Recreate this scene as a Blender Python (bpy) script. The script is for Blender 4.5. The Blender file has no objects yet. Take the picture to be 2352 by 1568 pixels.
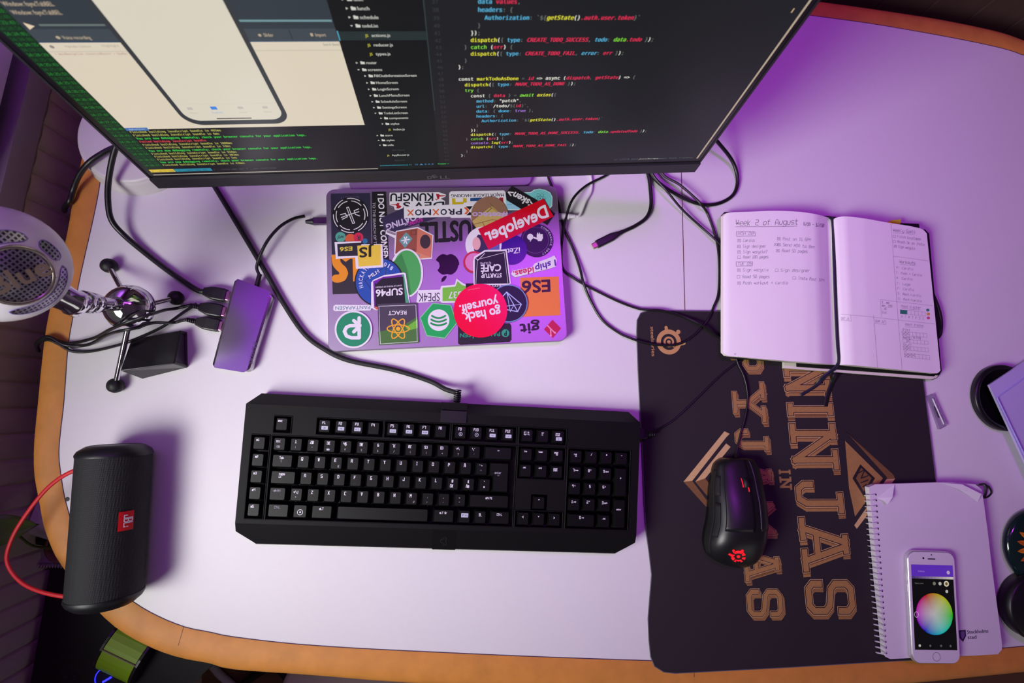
import bpy, bmesh, math, random, os
from mathutils import Vector, Matrix
random.seed(7)
SC = bpy.context.scene
COL = SC.collection
DESK = 740.0                     # desk top above the floor, mm; everything below is authored in mm from the desk top
def W(p): return Vector((p[0]*.001, p[1]*.001, (p[2]+DESK)*.001))

# ------------------------------------------------------------------ camera
FPX = 1164.385
def _rot(a, b, c):
    return Matrix.Rotation(c, 3, 'Z') @ Matrix.Rotation(b, 3, 'Y') @ Matrix.Rotation(a, 3, 'X')
CR = _rot(.122819867, -.0886865472, .0466536281)
CP = Vector((0, 0, 662.8))
cd = bpy.data.cameras.new('camera'); cam = bpy.data.objects.new('camera', cd); COL.objects.link(cam)
cam.matrix_world = Matrix.Translation(W(CP)) @ CR.to_4x4()
cd.sensor_width = 36; cd.lens = FPX/2352*36; cd.clip_start = .01; cd.clip_end = 50
cd.dof.use_dof = True; cd.dof.focus_distance = .615; cd.dof.aperture_fstop = 5.6
SC.camera = cam
# ------------------------------------------------------------------ light and exposure
SC.view_settings.view_transform = 'Standard'; SC.view_settings.look = 'None'
SC.view_settings.gamma = 1; SC.view_settings.use_curve_mapping = False
SC.view_settings.exposure = 0.0
wd = bpy.data.worlds.new('world'); SC.world = wd; wd.use_nodes = True
wd.node_tree.nodes['Background'].inputs[0].default_value = (.7, .66, .66, 1)
wd.node_tree.nodes['Background'].inputs[1].default_value = .1
def area(name, loc, target, sx, sy, power, col, spread=180):
    l = bpy.data.lights.new(name, 'AREA'); l.shape = 'RECTANGLE'; l.size = sx*.001; l.size_y = sy*.001
    l.energy = power; l.color = col; l.spread = math.radians(spread)
    o = bpy.data.objects.new(name, l); COL.objects.link(o); o.location = W(loc)
    o.rotation_euler = (Vector(target)-Vector(loc)).to_track_quat('-Z', 'Y').to_euler()
    return o
# daylight through the window in the left wall, and a weak fill added across the room, with no window there
area('window_daylight', (-650, -380, 730), (300, 215, 0), 460, 460, 3.6, (1, .985, .97), 86)
area('room_fill', (1500, -2300, 950), (-300, 0, 0), 1500, 1200, 4, (1, .96, .9))
# violet light: a lamp over the far side of the desk, and three added fills
area('ceiling_lamp_glow', (330, 540, 1600), (470, 330, 0), 200, 200, 1.1, (.6, .055, 1), 68)
area('ceiling_fill', (20, 585, 1685), (20, 430, 0), 1000, 150, 3.2, (.55, .05, 1))  # added panel standing in for a violet-lit ceiling, for sheen on the metal
area('hub_reflection_fill', (-562, 190, 690), (0, 190, 600), 420, 480, .5, (.4, .02, 1))  # added unseen panel that gives the metal hub its violet reflection
area('left_wall_fill', (-330, 430, 300), (-570, 420, 260), 60, 60, .4, (.5, .12, 1), 76)  # added behind the monitor to turn the left wall violet; no bulb there
# ------------------------------------------------------------------ helpers
def lin(c): 
    c = c/255
    return c/12.92 if c <= .04045 else ((c+.055)/1.055)**2.4
def rgb(*c): return (lin(c[0]), lin(c[1]), lin(c[2]), 1)
MATS = {}
def mat(name, col, rough=.5, metal=0, var=.06, scale=60, bump=0, emit=0, spec=.5, coat=0, bscale=None, trans=0, aniso=None):
    if name in MATS: return MATS[name]
    m = bpy.data.materials.new(name); MATS[name] = m; m.use_nodes = True
    nt = m.node_tree; b = nt.nodes['Principled BSDF']; c = rgb(*col)
    b.inputs['Base Color'].default_value = c; b.inputs['Roughness'].default_value = rough
    b.inputs['Metallic'].default_value = metal; b.inputs['Specular IOR Level'].default_value = spec
    b.inputs['Coat Weight'].default_value = coat; b.inputs['Transmission Weight'].default_value = trans
    if emit:
        b.inputs['Base Color'].default_value = (.003, .003, .003, 1)
        b.inputs['Emission Color'].default_value = c; b.inputs['Emission Strength'].default_value = emit
        return m
    if var or bump:
        tc = nt.nodes.new('ShaderNodeTexCoord'); no = nt.nodes.new('ShaderNodeTexNoise')
        no.inputs['Scale'].default_value = scale; no.inputs['Detail'].default_value = 4
        mp = nt.nodes.new('ShaderNodeMapping'); nt.links.new(tc.outputs['Object'], mp.inputs[0]); nt.links.new(mp.outputs[0], no.inputs['Vector'])
        if aniso: mp.inputs['Scale'].default_value = aniso
    if var:
        mx = nt.nodes.new('ShaderNodeMix'); mx.data_type = 'RGBA'
        mx.inputs[6].default_value = tuple(x*(1-var) for x in c[:3])+(1,); mx.inputs[7].default_value = tuple(min(1, x*(1+var)) for x in c[:3])+(1,)
        nt.links.new(no.outputs['Fac'], mx.inputs[0]); nt.links.new(mx.outputs[2], b.inputs['Base Color'])
    if bump:
        bp = nt.nodes.new('ShaderNodeBump'); bp.inputs['Strength'].default_value = bump; bp.inputs['Distance'].default_value = .0006
        n2 = no
        if bscale:
            n2 = nt.nodes.new('ShaderNodeTexNoise'); n2.inputs['Scale'].default_value = bscale; nt.links.new(tc.outputs['Object'], n2.inputs['Vector'])
        nt.links.new(n2.outputs['Fac'], bp.inputs['Height']); nt.links.new(bp.outputs[0], b.inputs['Normal'])
    return m
def ink(r, g, b, rough=.55): return mat('ink_%d_%d_%d' % (r, g, b), (r, g, b), rough, var=.03, scale=200)
def glow(r, g, b, s=1.0): return mat('screen_%d_%d_%d_%d' % (r, g, b, int(s*100)), (r, g, b), .35, emit=s, spec=.3)

LOC = {}
def tag(o, label=None, cat=None, group=None, kind=None):
    if label: o['label'] = label
    if cat: o['category'] = cat
    if group: o['group'] = group
    if kind: o['kind'] = kind
    return o
def thing(name, label, cat, loc=(0, 0, 0), group=None):
    o = bpy.data.objects.new(name, None); COL.objects.link(o); o.location = W(loc); o.empty_display_size = .02
    LOC[o.name] = Vector(loc)
    return tag(o, label, cat, group)
class MB:
    def __init__(s): s.v = []; s.f = []; s.fm = []; s.fs = []; s.mats = []
    def mi(s, m):
        if m not in s.mats: s.mats.append(m)
        return s.mats.index(m)
    def add(s, vs, fs, m, smooth=False):
        b = len(s.v); k = s.mi(m); s.v += [Vector(p) for p in vs]
        for f in fs: s.f.append([b+i for i in f]); s.fm.append(k); s.fs.append(smooth)
        return s
    def poly(s, pts, m): return s.add(pts, [list(range(len(pts)))], m)
    def prism(s, pts, h, m, mside=None):            # pts 3D loop (counter-clockwise from above), extruded DOWN by vector h
        n = len(pts); h = Vector(h) if not isinstance(h, (int, float)) else Vector((0, 0, h))
        top = [Vector(p) for p in pts]; bot = [p-h for p in top]
        s.add(top+bot, [list(range(n))], m)
        s.add(top+bot, [[n+i for i in reversed(range(n))]]+[[i, n+i, n+(i+1) % n, (i+1) % n] for i in range(n)], mside or m)
        return s
    def box(s, c, d, m, rz=0, M=None):
        R = M or Matrix.Rotation(rz, 3, 'Z'); c = Vector(c)
        vs = [c+R @ Vector((x*d[0]/2, y*d[1]/2, z*d[2]/2)) for z in (-1, 1) for y in (-1, 1) for x in (-1, 1)]
        return s.add(vs, [[0, 2, 3, 1], [4, 5, 7, 6], [0, 1, 5, 4], [1, 3, 7, 5], [3, 2, 6, 7], [2, 0, 4, 6]], m)
    def loft(s, rings, m, smooth=True, caps=True, closed=False):
        n = len(rings[0]); vs = [p for r in rings for p in r]; fs = []
        L = len(rings)
        for i in range(L if closed else L-1):
            for j in range(n):
                a, b = i*n, ((i+1) % L)*n
                fs.append([a+j, a+(j+1) % n, b+(j+1) % n, b+j])
        s.add(vs, fs, m, smooth)
        if caps and not closed:
            s.add(rings[0], [list(reversed(range(n)))], m); s.add(rings[-1], [list(range(n))], m)
        return s
    def tube(s, pts, r, m, seg=10, closed=False, flat=None):
        pts = [Vector(p) for p in pts]; rings = []; N = len(pts); rr = r if callable(r) else (lambda t: r)
        prev = None
        for i, p in enumerate(pts):
            t = (pts[(i+1) % N]-pts[i-1]) if closed else (pts[min(i+1, N-1)]-pts[max(i-1, 0)])
            t.normalize()
            up = prev if prev is not None else (Vector((0, 0, 1)) if abs(t.z) < .9 else Vector((1, 0, 0)))
            a = t.cross(up)
            if a.length < 1e-6: a = t.cross(Vector((1, .3, 0)))
            a.normalize(); b = a.cross(t); b.normalize(); prev = b
            q = rr(i/(N-1) if N > 1 else 0); qa, qb = (q, q) if flat is None else (q, q*flat)
            rings.append([p+a*(math.cos(2*math.pi*k/seg)*qa)+b*(math.sin(2*math.pi*k/seg)*qb) for k in range(seg)])
        return s.loft(rings, m, True, True, closed)
    def lathe(s, prof, c, m, axis=(0, 0, 1), seg=40, smooth=True, caps=True):
        q = Vector((0, 0, 1)).rotation_difference(Vector(axis)); c = Vector(c); rings = []
        for r, z in prof: rings.append([c+q @ Vector((r*math.cos(2*math.pi*k/seg), r*math.sin(2*math.pi*k/seg), z)) for k in range(seg)])
        return s.loft(rings, m, smooth, caps)
    def build(s, name, parent=None, bevel=0, bseg=2, loc=None, label=None, subsurf=0, auto=None, ang=35):
        root = parent
        while root is not None and root.parent is not None: root = root.parent
        L = LOC[root.name] if root is not None else Vector(loc or (0, 0, 0))
        me = bpy.data.meshes.new(name)
        me.from_pydata([((p-L)*.001)[:] for p in s.v], [], s.f)
        for m in s.mats: me.materials.append(m)
        me.polygons.foreach_set('material_index', s.fm); me.polygons.foreach_set('use_smooth', s.fs); me.update()
        o = bpy.data.objects.new(name, me); COL.objects.link(o)
        if parent is not None: o.parent = parent
        else: o.location = W(L); LOC[o.name] = Vector(L)
        if bevel:
            md = o.modifiers.new('bevel', 'BEVEL'); md.width = bevel*.001; md.segments = bseg; md.limit_method = 'ANGLE'; md.angle_limit = math.radians(ang); md.harden_normals = False
        if subsurf:
            md = o.modifiers.new('subsurf', 'SUBSURF'); md.levels = subsurf; md.render_levels = subsurf
        if label: o['label'] = label
        return o
def ray(u, v): return CR @ Vector(((u-1176)/FPX, -(v-784)/FPX, -1))
def D(u, v, z=0):                                   # the spot at height z (mm above the desk top) that the photograph shows at (u, v)
    d = ray(u, v); return CP+d*((z-CP.z)/d.z)
class Pl:                                           # a flat surface with its own 2D axes
    def __init__(s, o, ux, uy): s.o = Vector(o); s.ux = Vector(ux).normalized(); s.uy = Vector(uy).normalized(); s.n = s.ux.cross(s.uy)
    def px(s, u, v, h=0):
        d = ray(u, v); o = s.o+s.n*h; return CP+d*((o-CP).dot(s.n)/d.dot(s.n))
    def at(s, a, b, h=0): return s.o+s.ux*a+s.uy*b+s.n*h
    def to2(s, p): q = p-s.o; return q.dot(s.ux), q.dot(s.uy)
def crom(pts, n=8, closed=False):
    pts = [Vector(p) for p in pts]; N = len(pts); out = []
    for i in range(N if closed else N-1):
        p1, p2 = pts[i], pts[(i+1) % N]
        p0 = pts[i-1] if (closed or i > 0) else p1*2-p2
        p3 = pts[(i+2) % N] if (closed or i+2 < N) else p2*2-p1
        for k in range(n):
            t = k/n
            out.append(.5*((2*p1)+(p2-p0)*t+(2*p0-5*p1+4*p2-p3)*t*t+(3*p1-p0-3*p2+p3)*t**3))
    if not closed: out.append(pts[-1])
    return out
def rrect(w, d, r, n=6, cx=0, cy=0):
    o = []
    for sx, sy, a in ((1, 1, 0), (-1, 1, 90), (-1, -1, 180), (1, -1, 270)):
        for k in range(n+1):
            t = math.radians(a+90*k/n); o.append((cx+sx*(w/2-r)+r*math.cos(t), cy+sy*(d/2-r)+r*math.sin(t)))
    return o
def circ(cx, cy, r, n=40, ry=None): return [(cx+r*math.cos(2*math.pi*k/n), cy+(ry or r)*math.sin(2*math.pi*k/n)) for k in range(n)]
# lettering: the fonts that ship with Blender, turned into mesh
FD = os.path.join(bpy.utils.resource_path('LOCAL'), 'datafiles', 'fonts')
FONTS = {}
def font(k):
    if k not in FONTS:
        try: FONTS[k] = bpy.data.fonts.load(os.path.join(FD, 'DejaVuSansMono.woff2')) if k == 'mono' else None
        except Exception: FONTS[k] = None
    return FONTS[k]
TC = {}
def glyphs(t, k='sans', bold=0.0, res=3):
    key = (t, k)
    if key in TC: return TC[key]
    cu = bpy.data.curves.new('lettering', 'FONT'); cu.body = t; cu.size = 1; cu.resolution_u = res; cu.fill_mode = 'BOTH'
    if font(k): cu.font = font(k)
    o = bpy.data.objects.new('lettering', cu); COL.objects.link(o)
    dg = bpy.context.evaluated_depsgraph_get(); ev = o.evaluated_get(dg); me = ev.to_mesh()
    vs = [(v.co.x, v.co.y) for v in me.vertices]; fs = [list(p.vertices) for p in me.polygons]
    ev.to_mesh_clear(); bpy.data.objects.remove(o); bpy.data.curves.remove(cu)
    TC[key] = (vs, fs); return TC[key]
CAP, ADV = {}, {}
for k_ in ('sans', 'mono'):
    h1, h2 = glyphs('H', k_)[0], glyphs('HH', k_)[0]; CAP[k_] = max(p[1] for p in h1); ADV[k_] = max(p[0] for p in h2)-max(p[0] for p in h1)
def text3(mb, t, O, U, V, m, k='sans', bold=0.0, ink_fit=True, adv=None):
    """lettering with its baseline from O to O+U and capitals as tall as V"""
    if not t.strip(): return
    vs, fs = glyphs(t, k, bold)
    if not vs: return
    if ink_fit: x0 = min(p[0] for p in vs); x1 = max(p[0] for p in vs)
    else: x0, x1 = 0, adv
    O, U, V = Vector(O), Vector(U), Vector(V); c = CAP[k]; flip = U.cross(V).dot(CP-O) < 0
    fs = [list(reversed(f)) if flip else f for f in fs]; e = min(bold, .028)*(V.length/c); u = U.normalized()*e; v = V.normalized()*e
    N = U.cross(V).normalized()*(-.007 if flip else .007)
    for i, (a, b) in enumerate([(0, 0)] if bold < .004 else [(-1, 0), (1, 0)] if bold < .025 else [(-.7, -.7), (.7, -.7), (.7, .7), (-.7, .7), (-1, 0), (1, 0), (0, 1), (0, -1), (0, 0)]):
        mb.add([O+U*((p[0]-x0)/(x1-x0))+V*(p[1]/c)+u*a+v*b+N*i for p in vs], fs, m)
def ptext(mb, pl, t, p0, p1, p2, m, h=.1, k='sans', bold=0.0):
    """p0, p1: start and end of the baseline, p2: top of the capitals above p0 (photo points lying on the surface pl)"""
    a, b, c = pl.px(*p0, h), pl.px(*p1, h), pl.px(*p2, h); text3(mb, t, a, b-a, c-a, m, k, bold)
# single-stroke letters for handwriting and key legends, on a 4 x 6 grid
SG = {}
for ln in '''A:00 04 16 36 44 40/02 42|B:00 06 36 45 44 33 03/33 42 41 30 00|C:46 06 00 40|D:00 06 36 45 41 30 00|E:46 06 00 40/03 33|F:46 06 00/03 33|G:46 06 00 40 43 23
H:06 00/46 40/03 43|I:26 20/16 36/10 30|J:46 40 00 02|K:06 00/46 03 40|L:06 00 40|M:00 06 23 46 40|N:00 06 40 46|O:00 06 46 40 00|P:00 06 46 43 03|Q:00 06 46 40 00/22 40
R:00 06 46 43 03/23 40|S:46 06 03 43 40 00|T:06 46/26 20|U:06 00 40 46|V:06 20 46|W:06 10 24 30 46|X:06 40/00 46|Y:06 23 46/23 20|Z:06 46 00 40
a:04 34 43 40 00 02 42|b:06 00 30 41 43 34 04|c:44 04 00 40|d:46 40 10 01 03 14 44|e:02 42 44 04 00 40|f:36 26 15 10/04 34|g:44 04 00 40/44 4- 0-|h:06 00/04 34 43 40|i:24 20/26 25|j:24 2- 1-/26 25|k:06 00/34 02 30|l:16 10 30|m:00 04 24 20/24 44 40
n:00 04 34 43 40|o:00 04 44 40 00|p:0- 04 44 40 00|q:4- 44 04 00 40|r:00 04 34|s:44 04 02 42 40 00|t:16 10 30/04 34|u:04 00 40 44|v:04 20 44|w:04 10 23 30 44|x:04 40/00 44|y:04 00 40/44 4- 0-|z:04 44 00 40
0:00 06 46 40 00|1:15 26 20/00 40|2:06 46 43 03 00 40|3:06 46 40 00/03 43|4:06 03 43/46 40|5:46 06 03 43 40 00|6:46 06 00 40 43 03|7:06 46 40|8:00 06 46 40 00/03 43|9:43 03 06 46 40 00
.:20 21|,:21 1-|-:03 43|+:03 43/21 25|/:00 46|\\:06 40|(:36 25 21 30|):16 25 21 10|=:02 42/04 44|!:26 22/20 21|?:05 06 46 44 23 22/20 21|<:45 03 41|>:05 43 01|^:04 26 44|*:21 25/02 44/04 42|":15 16/35 36|':25 26|_:00 40|#:10 16/30 36/02 42/04 44|%:00 46/06 05/41 40|$:46 06 03 43 40 00/2- 26|&:40 05 16 25 00 30 42|[:36 16 10 30|]:16 36 30 10|{:36 26 24 13 22 20 30|}:16 26 24 33 22 20 10|~:03 14 32 43|@:31 33 13 11 41 46 06 00 30
u_:0|E_:46 06 00 40/03 33'''.split('\n'):
    for g in ln.split('|'):
        if g[1] == ':' and len(g) > 3: SG[g[0]] = [[(int(q[0]), -2 if q[1] == '-' else int(q[1])) for q in st.split()] for st in g[2:].split('/')]
SG[':'] = [[(2, 1), (2, 1.6)], [(2, 3.6), (2, 4.2)]]; SG['|'] = [[(2, -1), (2, 6)]]
SG['\u00c5'] = SG['A']+[[(1.5, 6.8), (2.5, 6.8), (2.5, 7.6), (1.5, 7.6), (1.5, 6.8)]]; SG['\u00d6'] = SG['O']+[[(1, 7), (1, 7.6)], [(3, 7), (3, 7.6)]]
SG['\u00c4'] = SG['A']+[[(1, 7), (1, 7.6)], [(3, 7), (3, 7.6)]]; SG['\u00d8'] = SG['O']+[[(0, 0), (4, 6)]]; SG['\u00a4'] = [[(0, 1), (0, 5), (4, 5), (4, 1), (0, 1)]]
SG['\u00c6'] = [[(0, 0), (1, 6), (4, 6)], [(2, 6), (2, 0), (4, 0)], [(.4, 3), (3.5, 3)]]; SG['\u00b5'] = [[(0, -2), (0, 4)], [(0, 0), (4, 0), (4, 4)]]; SG['\u20ac'] = SG['C']+[[(-1, 2.4), (3, 2.4)], [(-1, 3.8), (3, 3.8)]]
SG['\u00a3'] = [[(4, 6), (1, 6), (1, 0)], [(0, 0), (4, 0)], [(0, 3), (3, 3)]]; SG['\u00a7'] = [[(4, 6), (0, 6), (0, 4), (4, 3), (4, 0), (0, 0)], [(4, 4), (0, 3), (0, 2)]]
def segq(mb, a, b, w, V, m, ext=.5):                # one pen stroke from a to b, w wide, on the plane whose normal is V
    t = b-a
    if t.length < 1e-6: return
    t = t.normalized(); s = V.cross(t)*(w/2); e = t*(w*ext); segq.n = (segq.n+1) % 24; a = a+V*(.004*segq.n); b = b+V*(.004*segq.n)
    mb.add([a-e-s, b+e-s, b+e+s, a-e+s], [[0, 1, 2, 3]], m)
segq.n = 0
def strokes(mb, t, O, U, V, m, w, jit=0, step=5.6, slant=0):
    """t written with pen strokes; U = vector of the whole line, V = capital height"""
    O, U, V = Vector(O), Vector(U), Vector(V); n = len(t); L = n*step-1.6
    N = U.cross(V).normalized()
    if N.dot(CP-O) < 0: N = -N
    for i, ch in enumerate(t):
        jy = random.uniform(-.5, .5)*jit; js = 1+random.uniform(-.12, .12)*jit
        for st in SG.get(ch, ()):
            P = [O+U*((i*step+q[0]*js+slant*q[1]/6+random.uniform(-.3, .3)*jit)/L)+V*((q[1]*js+jy+random.uniform(-.25, .25)*jit)/6) for q in st]
            for a, b in zip(P, P[1:]): segq(mb, a, b, w, N, m)
def pline(mb, pl, pts, w, m, h=.1, closed=False):
    P = [pl.px(*q, h) for q in pts]
    if closed: P.append(P[0])
    thick = w > 1.2
    for a, b in zip(P, P[1:]): segq(mb, a, b, w, pl.n, m, 0 if thick else .5)
    if thick:
        for p in P:
            segq.n = (segq.n+1) % 24; mb.poly([p+pl.n*(.004*segq.n)+pl.ux*(w/2*math.cos(k*math.pi/6))+pl.uy*(w/2*math.sin(k*math.pi/6)) for k in range(12)], m)
def ppoly(mb, pl, pts, m, h=.1, thick=0):
    P = [pl.px(*q, h) for q in pts]
    ar = sum((P[i]-P[0]).cross(P[i+1]-P[0]).dot(pl.n) for i in range(1, len(P)-1))
    if ar < 0: P.reverse()
    if thick: mb.prism(P, pl.n*thick, m)
    else: mb.poly(P, m)
# ------------------------------------------------------------------ room
WL = -570.0
def wx(y): return WL+.053*(y-100)
def wpanel(name, y0, y1, z0, z1, m, off=0, ribs=True, th=40):
    mb = MB(); ys = []; n = int((y1-y0)/3.3)
    for i in range(n+1):
        y = y0+(y1-y0)*i/n; t = (y/33) % 1
        d = 0
        if ribs: d = 3.2*math.sin(math.pi*t)**.6-(2 if t < .06 else 0)
        ys.append((wx(y)+off+d, y))
    vs = [(x, y, z0) for x, y in ys]+[(x, y, z1) for x, y in ys]; k = len(ys)
    mb.add(vs, [[i+1, i, k+i, k+i+1] for i in range(k-1)], m, False)
    b0, b1 = (wx(y0)-th, y0), (wx(y1)-th, y1)
    mb.add([(ys[0][0], y0, z0), (*b0, z0), (*b1, z0), (ys[-1][0], y1, z0), (ys[0][0], y0, z1), (*b0, z1), (*b1, z1), (ys[-1][0], y1, z1)],
           [[0, 1, 5, 4], [1, 2, 6, 5], [2, 3, 7, 6]], m)
    mb.add([(x, y, z1) for x, y in ys]+[(*b1, z1), (*b0, z1)], [list(reversed(range(k+2)))], m)
    return mb
m_panel = mat('painted_panel', (212, 196, 188), .65, var=.12, scale=9, bump=.1)
m_white = mat('wall_paint', (196, 190, 192), .7, var=.03, bump=.08)
m_floor = mat('floor_boards', (126, 92, 66), .45, var=.25, scale=8, aniso=(1, 14, 1), bump=.1)
m_brown = mat('brown_panel', (98, 74, 70), .5, var=.2, scale=6, aniso=(10, 10, 1))
tag(wpanel('w', -2400, 720, -740, 6, m_panel).build('wall_left'), kind='structure')
up = MB()
for y0, y1, z0, z1 in ((250, 720, 62, 1250), (-2400, -1150, 62, 1250), (-2400, 720, 1250, 1700)):
    up.prism([(wx(y0), y0, z1), (wx(y0)-80, y0, z1), (wx(y1)-80, y1, z1), (wx(y1), y1, z1)][::-1], z1-z0, m_white)
tag(up.build('wall_left'), kind='structure')
tr = MB()
def bar(mb, y0, y1, x0, x1, z0, z1, m): mb.prism([(wx(y0)+x0, y0, z1), (wx(y0)+x1, y0, z1), (wx(y1)+x1, y1, z1), (wx(y1)+x0, y1, z1)], z1-z0, m)
bar(tr, -2400, 720, -80, 9, 14, 47, mat('sill_paint', (150, 140, 146), .45)); bar(tr, -2400, 720, -80, 3, 6, 14, mat('sill_paint', (0, 0, 0)))
bar(tr, -2400, 720, -80, -14, 47, 62, mat('frame_shadow', (40, 34, 42), .7))  # dark colour painted in for the window frame's shadow above the sill
tag(tr.build('trim_1', bevel=2), kind='structure')
wn = MB(); mf = mat('window_frame_white', (205, 203, 205), .4)
for y0, y1, z0, z1 in ((-1150, 250, 62, 110), (-1150, 250, 1205, 1250), (-1150, -1105, 110, 1205), (205, 250, 110, 1205)): bar(wn, y0, y1, -60, -10, z0, z1, mf)
tag(wn.build('window_1', bevel=3), kind='structure')
bk = MB(); YB = 684
for i in range(28):
    x0 = -620+i*84; bk.box((x0+41.5, YB+20, 480), (82.5, 40, 2440), m_brown)
    bk.box((x0+84, YB+24, 480), (5, 34, 2440), mat('groove', (30, 22, 24), .7))
tag(bk.build('wall_back', bevel=2), kind='structure')
fl = MB(); fl.box((600, -850, -750), (2800, 3300, 20), m_floor); tag(fl.build('floor'), kind='structure')
ce = MB(); ce.box((600, -850, 1710), (2800, 3300, 20), m_white); tag(ce.build('ceiling'), kind='structure')
wr = MB(); wr.box((1960, -850, 480), (40, 3200, 2440), m_white); tag(wr.build('wall_right'), kind='structure')
wf = MB(); wf.box((600, -2440, 480), (2800, 40, 2440), m_white); tag(wf.build('wall_front'), kind='structure')
# ------------------------------------------------------------------ desk
m_lam = mat('white_laminate', (228, 226, 228), .42, var=.015, scale=140, spec=.4)
m_wood = mat('beech_edge', (212, 142, 62), .55, var=.22, scale=16, aniso=(3, 3, 3), bump=.05)
desk = thing('desk', 'white-topped desk with a rounded beech wood edge band', 'desk', (100, 150, -DESK))
inner = [D(*p) for p in ((226.6, 440), (184, 636), (168, 725), (156, 798), (147, 920), (140, 981), (135, 1040), (139, 1084), (147, 1135), (157, 1174), (165, 1197.5), (190, 1252), (232, 1318), (296, 1374), (354, 1410),
    (422, 1438.5), (480, 1450.6), (533.7, 1461.6), (669.8, 1477.4), (820, 1488), (1000, 1497), (1200, 1506), (1440, 1514.8), (1600, 1518), (1900, 1512), (2100, 1503), (2304, 1487.6), (2352, 1483))]
outer = [D(*p, -7) for p in ((171, 440), (153, 541), (128, 650), (107, 746), (96, 830), (87, 920), (79, 1003.7), (77, 1050), (79, 1095.5), (92, 1164), (99, 1205), (124, 1272), (156, 1319), (214, 1392), (270, 1445), (343, 1486),
    (411, 1510.6), (480, 1524), (533.7, 1537.8), (683, 1548.7), (751, 1554), (900, 1566), (1150, 1580), (1400, 1589), (1600, 1592), (1900, 1584), (2100, 1569), (2230, 1556), (2352, 1543.6))]
bi = [D(*p) for p in ((2352, 127.6), (2304, 111.6), (2192, 87.7), (2010.5, 55.8), (1860.5, 35))]
bo = [D(*p, -7) for p in ((2352, 95), (2288, 73), (2160, 46), (2010.5, 23), (1886, 5.7))]
V3 = lambda x, y, z=0: Vector((x, y, z))
inner = [V3(-484, 420), V3(-486, 330)]+inner+[D(2420, 1476), V3(980, -225), V3(1120, -40), V3(1150, 200), V3(1080, 430), D(2420, 150)]+bi+[V3(300, 616), V3(0, 620), V3(-300, 614), V3(-440, 590), V3(-478, 530)]
outer = [V3(-510, 420, -7), V3(-512, 330, -7)]+outer+[D(2420, 1536, -7), V3(1000, -252, -7), V3(1148, -55, -7), V3(1180, 200, -7), V3(1105, 450, -7), D(2420, 118, -7)]+bo+[V3(300, 646, -7), V3(0, 650, -7), V3(-300, 643, -7), V3(-456, 614, -7), V3(-504, 545, -7)]
def resample(pts, n):
    pts = crom(pts, 10, True); acc = [0]
    for a, b in zip(pts, pts[1:]+pts[:1]): acc.append(acc[-1]+(b-a).length)
    out = []; j = 0; pts = pts+pts[:1]
    for i in range(n):
        t = acc[-1]*i/n
        while acc[j+1] < t: j += 1
        out.append(pts[j].lerp(pts[j+1], (t-acc[j])/max(1e-6, acc[j+1]-acc[j])))
    return out
IN = resample(inner, 420); OUT = resample(outer, 1600)
pair = [min(OUT, key=lambda q: (q.x-p.x)**2+(q.y-p.y)**2) for p in IN]
dk = MB(); dk.prism([V3(p.x, p.y, 0) for p in IN], 24, m_lam)
m_seam = mat('brown_seam', (96, 52, 40), .6)
a, b = D(1565, 395), D(1573, 712); dv = (b-a).normalized(); segq(dk, a-dv*250, b+dv*470, 1.1, V3(0, 0, 1), m_seam)
dk.v[-4:] = [p+V3(0, 0, .12) for p in dk.v[-4:]]
dk.lathe([(2.6, .15), (2.2, .3), (1.2, .2)], D(155, 1146), mat('screw_hole', (22, 18, 18), .5), seg=14)
dk.build('tabletop', desk)
eb = MB(); rings = []
for p, q in zip(IN, pair):
    d = V3(q.x-p.x, q.y-p.y); L = d.length; d = d/L; ring = []
    for f, z in ((0, -.4), (.03, .25), (.6, .2), (.78, -.8), (.9, -3), (.97, -6), (1, -11), (.97, -18), (.88, -23), (.7, -25.5), (0, -26)): ring.append(V3(p.x, p.y)+d*(L*f)+V3(0, 0, z))
    rings.append(ring)
n = len(rings[0]); vs = [p for r in rings for p in r]; N = len(rings)
eb.add(vs, [[i*n+j, i*n+j+1, ((i+1) % N)*n+j+1, ((i+1) % N)*n+j] for i in range(N) for j in range(n-1)], m_wood, True)
for (u0, v0), (u1, v1) in (((422, 1438.5), (402, 1508)), ((1594, 1519), (1595, 1575))):
    a, b = D(u0, v0, .3), D(u1, v1, .3); b = a.lerp(b, .62); segq(eb, a, b, .8, V3(0, 0, 1), mat('wood_joint', (120, 70, 36), .6))
# dark joint between laminate and wood
eb.tube([p+V3(0, 0, -.1) for p in IN], .65, mat('edge_joint', (86, 62, 84), .6), seg=5, closed=True)
eb.build('edge_band', desk)
for x, y in ((-380, 480), (900, 420), (-300, -180), (860, -160)):
    lg = MB(); lg.lathe([(28, 0), (28, DESK-25)], (x, y, -DESK), mat('grey_metal', (120, 120, 124), .4, .8), seg=20); lg.build('leg', desk)
# ------------------------------------------------------------------ monitor
MX = Vector((math.cos(.11978), math.sin(.11978), 0)); MNV = Vector((-math.sin(.11978), math.cos(.11978), 0))
MU = Vector((0, 0, 1))*math.cos(.131887)+MNV*math.sin(.131887); MO = Vector((-348.9, 222.17, 118.82))
scr = Pl(MO, MX, MU); S = scr.at
base_c = scr.at(305, 0, 0)+MNV*62; base_c.z = 0
monitor = thing('monitor', 'wide black desktop monitor showing code, tilted back over the laptop', 'monitor', base_c)
m_mon = mat('monitor_black', (34, 33, 38), .5, var=.05, scale=300, bump=.04); m_bez = mat('bezel_black', (8, 8, 10), .3, var=0)
m_sil = mat('stand_silver', (176, 174, 180), .38, .75, var=.03)
HM = 354
hs = MB()      # rear housing with a raised centre block
ring = lambda x0, x1, y0, y1, h: [S(x0, y0, h), S(x1, y0, h), S(x1, y1, h), S(x0, y1, h)]
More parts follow.
